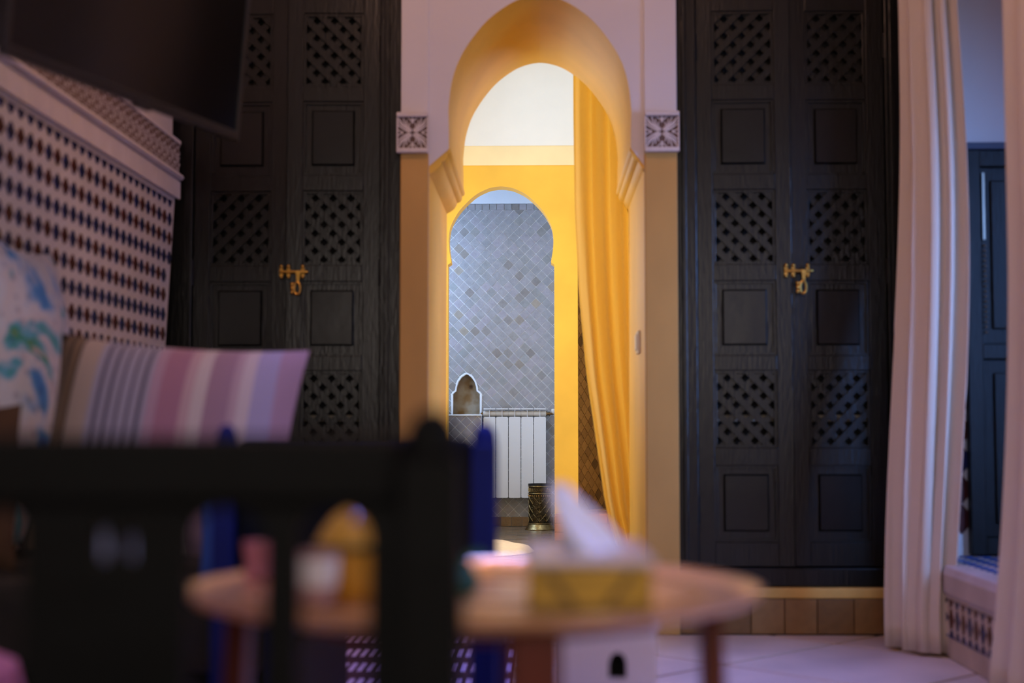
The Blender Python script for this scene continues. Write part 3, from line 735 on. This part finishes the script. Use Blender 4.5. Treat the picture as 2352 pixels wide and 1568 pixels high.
def in_niche(a, v):
    d_, fx_, fz_ = near_niche(a, v); return inside(niche, a, v) and d_ > .018
def trim_niche(a, v):
    d_, fx_, fz_ = near_niche(a, v); ins = inside(niche, a, v)
    if d_ > DG+.006 and not ins: return None
    if d_ < 1e-6: return None
    k = -1 if ins else 1; n_x, n_z = k*(a-fx_)/d_, k*(v-fz_)/d_
    return (fx_+n_x*.006, fz_+n_z*.006, n_x, n_z)
tile_wall(wf, 'bath_tile', (0, 9.10, 0), (1, 0, 0), (0, -1, 0), -.66, .10, .135, 2.098, skip=in_niche, cap=298, ph=.012, trim=trim_niche)
xx = -.40
while xx < .10:
    w = random.uniform(.064, .074); Bx('skirting_tile', 'shower_tile', wf, xx+.001, xx+w-.001, 9.088, 9.104, FZ, .133, .001); xx += w
# tiled ledge under the niche
lg = empty('wall_ledge'); struct(lg, 'low tiled ledge under the arched niche')
Bx('core', 'bath_grout', lg, -1.0, -.388, 8.955, 9.087, FZ, .774)
Bx('cap', 'bath_grout', lg, -1.0, -.384, 8.945, 9.087, .774, .783, .003)
tile_wall(lg, 'ledge_tile', (0, 8.955, 0), (1, 0, 0), (0, -1, 0), -.66, -.389, FZ, .772, cap=120)
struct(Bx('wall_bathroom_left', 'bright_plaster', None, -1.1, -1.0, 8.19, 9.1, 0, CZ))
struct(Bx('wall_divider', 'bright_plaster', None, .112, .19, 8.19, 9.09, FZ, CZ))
# slanted shower wall and its tiles
ws = empty('wall_shower'); struct(ws, 'slanted shower wall of brown glazed diamond tiles')
d = Vector((math.cos(math.radians(54)), math.sin(math.radians(54)), 0)); nv = Vector((d.y, -d.x, 0))
A = Vector((.195, 8.20, 0))
q = [A, A+d*1.0, A+d*1.0-nv*.02, A-nv*.02]
MB().prism([(p.x, p.y) for p in q], .20, CZ, 'z').build('tile_backing', 'warm_grout', ws)
tile_wall(ws, 'shower_tile', tuple(A+nv*.001), d, nv, .0, .44, .226, 1.66, cap=290)
struct(Bx('wall_shower_right', 'ochre_plaster', None, 1.0, 1.1, 8.07, 9.3, 0, CZ))
# curb of terracotta tiles
cb = empty('wall_curb'); struct(cb, 'shower curb faced with glossy terracotta tiles')
Bx('core', 'warm_grout', cb, .072, 1.0, 7.962, 8.066, FZ-.01, .215)
MB().prism([(.203, 8.19), (1.0, 8.19), (1.0, 9.1), (.86, 9.1)], FZ, .215, 'z').build('tray_core', 'warm_grout', cb)
Bx('curb_infill', 'warm_grout', cb, .203, 1.0, 8.066, 8.19, FZ-.01, .215)
for i in range(9):
    x0 = .070+i*.048
    for z0, z1 in ((FZ, .120), (.122, .168), (.170, .214)):
        Bx('curb_tile', 'curb_tile', cb, x0+.001, x0+.047, 7.955, 7.966, z0, z1, .0012)
    for y0 in ([7.958, 8.008] if x0 < .2 else [7.958, 8.008, 8.058, 8.108, 8.158, 8.208]):
        Bx('curb_top_tile', 'curb_tile', cb, x0+.001, x0+.047, y0, y0+.048, .213, .222, .0012)
for y0 in (7.958, 8.008):
    for z0, z1 in ((FZ, .120), (.122, .168), (.170, .214)): Bx('curb_tile', 'curb_tile', cb, .064, .0725, y0, y0+.048, z0, z1, .0012)

# radiator
rd = empty('radiator', (-.18, 9.04, .258)); tag(rd, 'white five-section radiator on the glazed tile wall', 'radiator')
for i in range(5):
    x = -.378+.18+i*.0797
    s = empty('section', (x+.0399, 0, 0)); s.parent = rd
    def rounded(w, z0, z1, r, nn=4):
        pts = []
        for cx_, cz_, a0 in ((w-r, z0+r, -PI/2), (w-r, z1-r, 0), (-w+r, z1-r, PI/2), (-w+r, z0+r, PI)):
            for k in range(nn+1): pts.append((cx_+r*math.cos(a0+k*PI/2/nn), cz_+r*math.sin(a0+k*PI/2/nn)))
        return pts
    MB().prism(rounded(.0378, 0, .510, .008), -.040, -.030, 'y').build('front_plate', 'radiator_white', s, bevel=.001)
    m = MB().box(-.0015, .0015, -.030, .03, .01, .555)
    m.box(-.030, .030, .020, .024, .01, .50); m.build('fin', 'radiator_white', s)
    Bx('top_plate', 'radiator_white', s, -.0375, .0375, -.036, .03, .556, .5645, .0015)
    MB().lathe([(.017, -.0395), (.019, -.034), (.019, .034), (.017, .0395)], 16, (0, -.005, .530), axis='x').build('header', 'radiator_tube', s, smooth=True)
    MB().lathe([(.017, -.0395), (.019, -.034), (.019, .034), (.017, .0395)], 16, (0, -.005, .04), axis='x').build('header', 'radiator_tube', s, smooth=True)
v = MB().lathe([(.017, .2005), (.017, .207), (.010, .208), (.010, .216), (.014, .217), (.014, .224), (.007, .225), (.007, .247)], 14, (0, -.005, .530), axis='x')
v.build('valve', 'valve_metal', rd, smooth=True)
MB().lathe([(.006, 0), (.009, .004), (.013, .010), (.014, .022), (.010, .030), (0, .032)], 14, (.245, -.005, .530)).build('valve_knob', 'plastic_white', rd, smooth=True)
MB().lathe([(.012, -.2005), (.012, -.206), (.007, -.207), (.007, -.216), (0, -.217)], 12, (0, -.005, .530), axis='x').build('bleed_plug', 'valve_metal', rd, smooth=True)
for xx in (-.12, .12): Bx('wall_bracket', 'radiator_white', rd, xx-.01, xx+.01, .028, .050, .40, .46)

# brass waste bin
wbin = empty('waste_bin', (-.019, 8.80, FZ)); tag(wbin, 'small embossed brass waste bin on the floor before the radiator', 'bin')
R = .0725
MB().lathe([(.093, 0), (.0935, .004), (.088, .010), (.078, .028), (.074, .034)], 40).build('flared_foot', 'old_brass', wbin, smooth=True)
MB().lathe([(.070, .030), (R-.003, .036), (R-.003, .272), (.0695, .272), (.0695, .04), (0, .04)], 40, cap=False).build('body', 'old_brass_dark', wbin, smooth=True)
for z, rr in ((.038, .0042), (.222, .0042), (.266, .004)):
    MB().tube([((R-.001)*math.cos(2*PI*k/40), (R-.001)*math.sin(2*PI*k/40), z) for k in range(40)], rr, 8, up=(0, 0, 1), closed=True).build('ring', 'old_brass', wbin, smooth=True)
MB().lathe([(R-.001, .266), (R+.001, .274), (R, .281), (R-.004, .281), (R-.004, .268)], 40, cap=False).build('rim', 'iron', wbin, smooth=True)
rel = MB()
def cy(a, z, r=R-.0022): return (r*math.cos(a), r*math.sin(a), z)
NC = 10
for c in range(NC):
    a0 = 2*PI*c/NC-PI/2; da = 2*PI/NC
    for zz in (.055, .108, .161):
        for pts in ([(0, 0), (.45, .022), (.9, 0)], [(0, .044), (.45, .022), (.9, .044)], [(0, 0), (0, .014), (.22, .014), (.22, .030), (0, .030), (0, .044)], [(.95, -.004), (.95, .020)], [(.62, .030), (.95, .030)]):
            rel.tube([cy(a0+u*da, zz+w) for u, w in pts], .0016, 4, up=(0, 0, 1))
    for k in range(3):
        a = a0+da*(k+.5)/3
        rel.ball(cy(a, .208), .0042, 6, 4, (1, 1, 1.6))
        rel.tube([cy(a+.075*math.cos(t), .244+.0075*math.sin(t)) for t in [2*PI*q/8 for q in range(8)]], .0014, 4, up=(0, 0, 1), closed=True)
        rel.tube([cy(a-.08, .232), cy(a, .256), cy(a+.08, .232)], .0013, 4, up=(0, 0, 1))
tag(rel.build('embossed_relief', 'old_brass', wbin, smooth=True), 'raised star and knot ornament', kind='stuff')

# bath mat
bmt = MB()
def matf(i, j):
    a = 2*PI*i; r = j
    ex = .245*(1+.10*math.cos(3*a+.5)); ey = .34
    return (ex*r*math.copysign(abs(math.cos(a))**.85, math.cos(a)), ey*r*math.copysign(abs(math.sin(a))**.9, math.sin(a)), (.034+.006*math.sin(5*a+3*r))*math.sqrt(max(0, 1-r**6)))
bmt.grid(matf, 48, 10)
mo = bmt.build('bath_mat', 'mat_cloth', None, smooth=True, loc=(-.315, 7.30, FZ+.002)); tag(mo, 'pale peach bath mat lying on the dark tiled floor', 'bath mat')

# ------------------------------------------------------------------ curtains
def curtain(name, m, fn, nu, nv, label, thick=.002):
    o = MB().grid(fn, nu, nv).build(name, m, None, smooth=True, ang=80, fix=False)
    s = o.modifiers.new('thickness', 'SOLIDIFY'); s.thickness = thick
    return o
def lerp_tab(tab, t):
    for (a, x), (b, y) in zip(tab[:-1], tab[1:]):
        if t <= b: return x+(y-x)*(t-a)/(b-a)
    return tab[-1][1]
LE = [(.09, .345), (.36, .262), (.62, .226), (.93, .182), (1.27, .153), (1.62, .136), (2.0, .131), (2.5, .130)]
RE = [(.09, .50), (1.0, .47), (2.5, .45)]
def arch_curt(i, j):
    z = 2.50-(2.50-.09)*j; l, r_ = lerp_tab(LE, z), lerp_tab(RE, z)
    x = l+(r_-l)*i
    amp = .018+.012*j
    y = 5.965+amp*math.sin(2*PI*(4.6*i*(1-.15*i)+.12*math.sin(2.2*j+1)+.1))+.004*math.sin(2*PI*(9*i+.8*j))
    return (x, y, z)
ac = curtain('arch_curtain', 'curtain_ochre', arch_curt, 90, 30, '')
tag(ac, 'long yellow curtain drawn to one side behind the archway', 'curtain')
rod = MB().lathe([(.009, -.95), (.009, .95)], 12, axis='x').build('curtain_rod', 'rod_metal', None, smooth=True, loc=(0, 5.965, 2.50)); tag(rod, 'thin curtain rod holding the yellow curtain behind the arch', 'rod')
def cw1(i, j):
    z = 2.75-(2.75-.012)*j
    t = max(0, (j-.35)/.65)
    # plan line at the top and at the floor: along the wall, then turning into the gap
    T_ = [(0, (1.222, 4.84)), (.45, (1.235, 4.60)), (1, (1.335, 4.575))]; B_ = [(0, (1.090, 4.62)), (.45, (1.150, 4.47)), (1, (1.238, 4.43))]
    lx = lambda tab: Vector((lerp_tab([(a, q[0]) for a, q in tab], i), lerp_tab([(a, q[1]) for a, q in tab], i)))
    P, Q = lx(T_), lx(B_)
    e = t*t*(3-2*t); bul = math.sin(PI*min(1, max(0, (j-.25)/.7)))*.035*i
    x = P.x+(Q.x-P.x)*e+bul; y = P.y+(Q.y-P.y)*e
    a = .022+.010*j
    ph = 2*PI*(4.4*i+.10*math.sin(3*j))
    x2, y2 = x+a*math.sin(ph)*(1-.3*i)-.004*math.sin(ph*2.3+j*4), y+.016*math.cos(ph)-.018*i*math.sin(ph)
    return (x2, min(y2, 4.70 if x2 > 1.24 else 4.875), z)
c1 = curtain('white_curtain', 'curtain_white', cw1, 90, 40, ''); tag(c1, 'full-length white curtain beside the black lattice cupboard', 'curtain', 'white curtains of the alcove')
def cw2(i, j):
    z = 2.75-(2.75-.012)*j
    t = max(0, (j-.55)/.45); e = t*t
    x = 1.262-.03*i-.075*e*(1-.4*i); y = 3.86-.50*i+.02*e
    ph = 2*PI*(3.4*i+.2)
    return (x+.022*math.sin(ph), y+.012*math.cos(ph), z)
c2 = curtain('white_curtain', 'curtain_white', cw2, 70, 40, ''); tag(c2, 'full-length white curtain hanging in front of the tiled alcove step', 'curtain', 'white curtains of the alcove')
rod = MB().lathe([(.012, 3.2), (.012, 4.88)], 12, axis='y').build('curtain_rod', 'rod_metal', None, smooth=True, loc=(1.225, 0, 2.755)); tag(rod, 'dark curtain rod holding the white alcove curtains', 'rod')

# ------------------------------------------------------------------ television
u = Vector((math.sin(math.radians(17.8)), math.cos(math.radians(17.8)), 0)); nn = Vector((u.y, -u.x, 0)); tl = math.radians(4.6)
v_ = Vector((0, 0, 1))*math.cos(tl)+nn*math.sin(tl); n_ = u.cross(v_)
if n_.dot(nn) < 0: n_ = -n_
M = Matrix((u, v_, n_)).transposed().to_4x4(); M.translation = Vector((-1.041, 2.68, 1.423))
tv = empty('television'); tv.matrix_world = M; tag(tv, 'flat black television angled out from the tiled wall', 'television')
TW, TH = .89, .52
Bx('back_case', 'tv_plastic', tv, .02, TW-.02, .02, TH-.02, -.045, -.008, .006)
for a in [(0, TW, 0, .022), (0, TW, TH-.014, TH), (0, .014, .022, TH-.014), (TW-.014, TW, .022, TH-.014)]:
    Bx('bezel', 'tv_plastic', tv, *a, -.012, .006, .002)
Bx('screen', 'tv_screen', tv, .012, TW-.012, .020, TH-.012, -.008, .001)
Bx('sensor', 'tv_plastic', tv, .44, .50, -.008, .002, -.008, .006, .002)
for yy in (-.10, .10):
    Bx('mount_rail', 'iron', tv, .445+yy-.015, .445+yy+.015, .12, .40, -.062, -.045)
ctr = M @ Vector((.445, .26, -.062)); inv = M.inverted()
wp = Vector((XL-.018, 3.20, ctr.z))
arm = MB().bar(inv @ ctr, inv @ (wp+Vector((.002, 0, 0))), .03, .05, (0, 1, 0)); arm.build('mount_arm', 'iron', tv)

# ------------------------------------------------------------------ soft furnishings at the left
def pillow(w, h, t, n=22):
    m = MB()
    def f(sg):
        def g(i, j):
            a, b = 2*i-1, 2*j-1
            k = (max(0, 1-abs(a)**2.6)**.55)*(max(0, 1-abs(b)**2.6)**.55)
            pin = 1-.07*(1-abs(b)**2) if True else 1
            pin2 = 1-.07*(1-abs(a)**2)
            return (a*w/2*(pin if abs(a) > .0 else 1), sg*t/2*k, b*h/2*pin2+h/2)
        return g
    m.grid(f(-1), n, n); m.grid(f(1), n, n); return m
bq = empty('banquette', (-.88, 3.35, 0)); tag(bq, 'low dark upholstered banquette along the zellige wall', 'banquette')
Bx('base', 'bench_wood', bq, -.375, .37, -.75, .38, 0, .26, .01); Bx('mattress', 'dark_fabric', bq, -.38, .38, -.78, .40, .26, .42, .03)
o = pillow(.52, .46, .17).build('striped_cushion', 'cushion_stripes', None, smooth=True, loc=(-.775, 2.80, .445), rot=(math.radians(-18), math.radians(4), 0)); tag(o, 'lavender and mauve striped cushion leaning back on the banquette', 'cushion')
o = pillow(.56, .70, .16).build('floral_cushion', 'floral_fabric', None, smooth=True, loc=(-1.14, 3.20, .435), rot=(math.radians(-5), 0, math.radians(93))); tag(o, 'large blue floral cushion standing against the zellige wall', 'cushion')
o = pillow(.20, .32, .10).build('brown_cushion', 'brown_fabric', None, smooth=True, loc=(-1.105, 2.70, .43), rot=(math.radians(-4), 0, math.radians(6))); tag(o, 'small dark brown cushion tucked behind the striped cushion', 'cushion')
o = pillow(.16, .17, .08).build('royal_blue_cushion', 'royal_fabric', None, smooth=True, loc=(-.555, 2.63, .42), rot=(0, 0, 0)); tag(o, 'small royal blue cushion at the front of the banquette', 'cushion')
o = pillow(.17, .15, .08).build('pale_blue_cushion', 'sky_fabric', None, smooth=True, loc=(-.80, 2.62, .42)); tag(o, 'small pale blue cushion at the front of the banquette', 'cushion')
# pink pouf seen past the bench end
MBp = MB().lathe([(.10, 0), (.16, .03), (.18, .14), (.18, .32), (.15, .43), (.08, .46), (0, .462)], 24)
o = MBp.build('leather_pouf', 'leather_pink', None, smooth=True, loc=(-.755, 1.62, 0)); tag(o, 'round pink leather pouf on the floor behind the bench', 'pouf')

# ------------------------------------------------------------------ near bench (seen from behind)
nb = empty('wooden_bench', (-.40, 1.05, 0)); tag(nb, 'black wooden bench with pierced slat back, seen from behind', 'bench')
def nx(px, Y=1.05): return (px-1247)*Y/3267+.40
def post(x0, x1, top):
    cxp = (x0+x1)/2; w = (x1-x0)/2
    MB().box(x0, x1, -.025, .03, 0, top-.03).lathe([(w*.9, top-.032), (w*.95, top-.02), (w*.8, top-.006), (w*.45, top+.004), (0, top+.007)], 16, (cxp, .002, 0)).build('back_post', 'bench_wood', nb, smooth=True, bevel=.003)
post(nx(922), nx(1062), .712); post(nx(-560), nx(-420), .712)
Bx('top_rail', 'bench_wood', nb, nx(-420), nx(922), -.012, .02, .646, .698, .008)
Bx('lower_rail', 'bench_wood', nb, nx(-420), nx(922), -.012, .02, .30, .345, .004)
tears = []
for px in (237, 302):
    c = nx(px); z0 = .705-(1295-980)*1.05/3267; hh = 112*1.05/3267; w = 19*1.05/3267
    tears.append([(c+w*math.sin(a)*(1 if True else 1)*(math.sin(a/2) if False else 1)*(1-.0), z0+hh*(.5-.5*math.cos(a))) for a in []])
def tear(px, ph, pw, py0):
    c = nx(px); z1 = .705-(py0-980)*1.05/3267; H = ph*1.05/3267; w = pw*1.05/3267
    pts = []
    for k in range(14):
        a = 2*PI*k/14; s = (1-math.cos(a))/2          # 0 at the tip, 1 at the base
        pts.append((c+w*math.sin(a)*(.25+.75*s), z1-H*s))
    return pts
def slat(a, b, holes=()):
    MB().prism([(nx(a), .345), (nx(b), .345), (nx(b), .646), (nx(a), .646)], -.006, .012, 'y', holes=holes).build('back_slat', 'bench_wood', nb)
slat(62, 436, [tear(237, 118, 22, 1180), tear(301, 105, 18, 1192)])
slat(612, 690); slat(850, 924); slat(-330, -62)
# arched heads of the openings between the slats
for a, b in ((436, 612), (690, 850), (-62, 62)):
    x0, x1 = nx(a), nx(b); c = (x0+x1)/2; h = (x1-x0)/2; zt = .646
    p = [(x0-.003, zt), (x0-.003, zt-.022)]+[(c-h*math.cos(t), zt-.022+.021*math.sin(t)) for t in [PI*k/12 for k in range(13)]]+[(x1+.003, zt-.022), (x1+.003, zt)]
    MB().prism(p, -.005, .011, 'y').build('arched_head', 'bench_wood', nb)
Bx('seat', 'bench_wood', nb, nx(-560), nx(1062), -.46, -.0255, .36, .40, .006)
for x0, x1 in ((nx(922), nx(1062)), (nx(-560), nx(-420))): Bx('front_leg', 'bench_wood', nb, x0, x1, -.46, -.41, 0, .36, .003)

# ------------------------------------------------------------------ far chair beyond the table
ch = empty('upholstered_chair', (-.275, 2.12, 0)); tag(ch, 'navy upholstered chair with rounded posts on the far side of the tray table', 'chair')
def fx(px, Y=2.10): return (px-1247)*Y/3267+.275
for p0, p1 in ((fx(487), fx(537)), (fx(1084), fx(1140))):
    w = (p1-p0)/2; c = (p0+p1)/2
    MB().box(p0, p1, -.025, .03, 0, .68).lathe([(w, .678), (w*.95, .692), (w*.7, .703), (w*.3, .708), (0, .709)], 14, (c, .002, 0)).build('back_post', 'navy_paint', ch, smooth=True, bevel=.003)
Bx('back_panel', 'navy_fabric', ch, fx(537), fx(1084), -.012, .02, .44, .688, .012)
Bx('seat', 'navy_fabric', ch, fx(487), fx(1140), .031, .40, .40, .46, .015)
for p0 in (fx(490), fx(1095)): Bx('front_leg', 'navy_paint', ch, p0, p0+.03, .36, .395, 0, .40, .003)
Bx('stretcher', 'navy_paint', ch, fx(537), fx(1084), .0, .02, .14, .17, .003)

# ------------------------------------------------------------------ tray table and the things on it
TX, TY, TZ, TR = -.072, 1.50, .528, .298
tb = empty('tray_table', (TX, TY, 0)); tag(tb, 'dark red wooden folding stand under the round metal tray', 'table')
for a in (0, 105, 180, 285):
    t = math.radians(a+(0 if a else 0)); e = Vector((math.cos(t), math.sin(t), 0)); tg = Vector((-e.y, e.x, 0))
    MB().bar(e*.262+Vector((0, 0, 0)), e*.245+Vector((0, 0, TZ-.0005)), .046, .022, e).build('leg', 'red_wood', tb, bevel=.003)
ring = MB(); n8 = 8
for k in range(n8):
    a0, a1 = 2*PI*k/n8+.2, 2*PI*(k+1)/n8+.2
    MB().bar((.205*math.cos(a0), .205*math.sin(a0), TZ-.010), (.205*math.cos(a1), .205*math.sin(a1), TZ-.010), .020, .018).build('apron', 'red_wood', tb, bevel=.002)
for a in (0, 105): 
    t = math.radians(a); MB().bar((.24*math.cos(t), .24*math.sin(t), .16), (-.24*math.cos(t), -.24*math.sin(t), .16), .02, .03).build('stretcher', 'red_wood', tb, bevel=.002)
tr = empty('round_tray', (TX, TY, TZ)); tag(tr, 'large round engraved metal tray on the red wooden stand', 'tray')
MB().lathe([(0, 0), (.275, 0), (.290, .004), (TR, .011), (TR+.001, .0135), (TR-.003, .014), (.288, .008), (.272, .0062), (0, .006)], 64).build('dish', 'tray_metal', tr, smooth=True)
for rr in (.10, .18, .235):
    MB().tube([(rr*math.cos(2*PI*k/48), rr*math.sin(2*PI*k/48), .0065) for k in range(48)], .0022, 5, up=(0, 0, 1), closed=True).build('engraved_ring', 'brass', tr, smooth=True)
ZT_ = TZ+.0066
tbx = empty('tissue_box', (.043, 1.42, ZT_)); tag(tbx, 'golden tissue box with a white tissue pulled out, on the metal tray', 'tissue box')
Bx('body', 'box_gold', tbx, -.057, .057, -.108, .108, 0, .042, .004)
for sy in (-1, 1):
    yb = sy*.1085
    for sx in (-1, 1):
        MB().bar((sx*.040, yb, .039), (sx*.014, yb, .006), .006, .004, (0, 1, 0)).build('trim', 'box_dark', tbx)
    MB().bar((-.056, yb, .004), (.056, yb, .004), .008, .004, (0, 1, 0)).build('trim', 'box_dark', tbx)
MB().prism([(-.060, -.111), (.060, -.111), (.060, .111), (-.060, .111)], .042, .050, 'z', holes=[[(.016*math.cos(2*PI*k/16), .05*math.sin(2*PI*k/16)) for k in range(16)]]).build('lid', 'box_lid', tbx, bevel=.003)
ts = MB()
def tis(i, j):
    a = 2*PI*i; r = (.025*(1-j)**.7+.006)*(1+.25*math.sin(3*a+4*j)); 
    return (-.004+.012-.034*j+r*math.cos(a), r*1.2*math.sin(a), .044+.068*j+.004*math.sin(2*a)*(j))
ts.grid(tis, 30, 12); ts.build('tissue', 'tissue_paper', tbx, smooth=True, fix=False)
def vessel(name, m, prof, loc, label, cat): 
    o = MB().lathe(prof, 26).build(name, m, None, smooth=True, loc=loc); tag(o, label, cat); return o
pt = empty('lidded_pot', (-.188, 1.43, ZT_)); tag(pt, 'ochre glazed pot with a domed lid on the metal tray', 'pot')
MB().lathe([(.026, 0), (.032, .006), (.036, .025), (.036, .046), (.033, .050), (0, .050)], 24).build('body', 'ochre_glaze', pt, smooth=True)
ld = MB().lathe([(.039, .050), (.040, .055), (.033, .068), (.022, .082), (.010, .090), (.006, .093), (.009, .098), (0, .102)], 24).build('lid', 'ochre_glaze', pt, smooth=True)
MB().lathe([(.0405, .049), (.0415, .0525), (.0405, .056)], 24, cap=False).build('lid_band', 'olive_glaze', pt, smooth=True)
cp = empty('tea_cup', (-.216, 1.365, ZT_)); tag(cp, 'small mauve cup with a painted white highlight band before the ochre pot', 'cup')
MB().lathe([(.012, 0), (.016, .003), (.019, .02), (.021, .052), (.019, .052), (.017, .02), (0, .006)], 22, cap=False).build('body', 'mauve_glaze', cp, smooth=True)
MB().lathe([(.0188, .019), (.0202, .022), (.0214, .044), (.0208, .046)], 22, cap=False).build('band', 'highlight_white', cp, smooth=True)  # white band stands in for the bright reflection on the cup
vessel('tea_glass', 'pink_glaze', [(.014, 0), (.017, .004), (.015, .018), (.019, .042), (.017, .042), (.013, .018), (0, .006)], (-.318, 1.60, ZT_), 'small dark pink tea glass near the rim of the metal tray', 'glass')
vs = empty('bud_vase', (-.082, 1.46, ZT_)); tag(vs, 'tiny teal vase holding one pale rosebud on the metal tray', 'vase')
MB().lathe([(.010, 0), (.016, .006), (.018, .016), (.010, .028), (.007, .034), (.009, .038), (.006, .037), (0, .02)], 20, cap=False).build('body', 'teal_glaze', vs, smooth=True)
MB().tube([(0, 0, .02), (-.003, 0, .045), (-.008, 0, .058)], .0022, 6).build('stem', 'stem_red', vs, smooth=True)
MB().prism([(.0, .040), (.016, .046), (.026, .040), (.014, .034)], -.001, .001, 'y').build('leaf', 'teal_glaze', vs)
fl_ = MB()
for k in range(5):
    a = 2*PI*k/5
    fl_.ball((-.011+.003*math.cos(a), .003*math.sin(a), .072), .0065, 8, 6, (.8, .8, 2.0))
fl_.build('bud', 'petal', vs, smooth=True, rot=(0, math.radians(-8), 0))

# low pale stool with a dark cut-out
so = empty('low_stool', (.115, 2.62, 0)); tag(so, 'low pale lavender stool with a dark arched cut-out behind the table', 'stool')
hole = [(.0, .262), (.032, .262), (.032, .290), (.027, .303), (.016, .309), (.005, .303), (.0, .290)]
MB().prism([(-.085, 0), (.085, 0), (.085, .345), (-.085, .345)], -.08, -.065, 'y', holes=[hole]).build('front_board', 'stool_paint', so)
Bx('back_board', 'stool_paint', so, -.085, .085, .065, .08, 0, .345)
for s in (-1, 1): Bx('side_board', 'stool_paint', so, min(s*.085, s*.070), max(s*.085, s*.070), -.065, .065, 0, .345)
Bx('top_board', 'stool_paint', so, -.092, .092, -.088, .088, .345, .363, .004)
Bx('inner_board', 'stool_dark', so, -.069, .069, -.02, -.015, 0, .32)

# patterned rug in front of the left cupboard
o = MB().box(-.45, .45, -.52, .52, 0, .008).build('rug', 'rug_weave', None, loc=(-.72, 4.34, .001), bevel=.002)
o.location = (-.04-.5, 4.30, .001)
tag(o, 'flat woven rug with rows of pale purple dashes on the floor', 'rug')
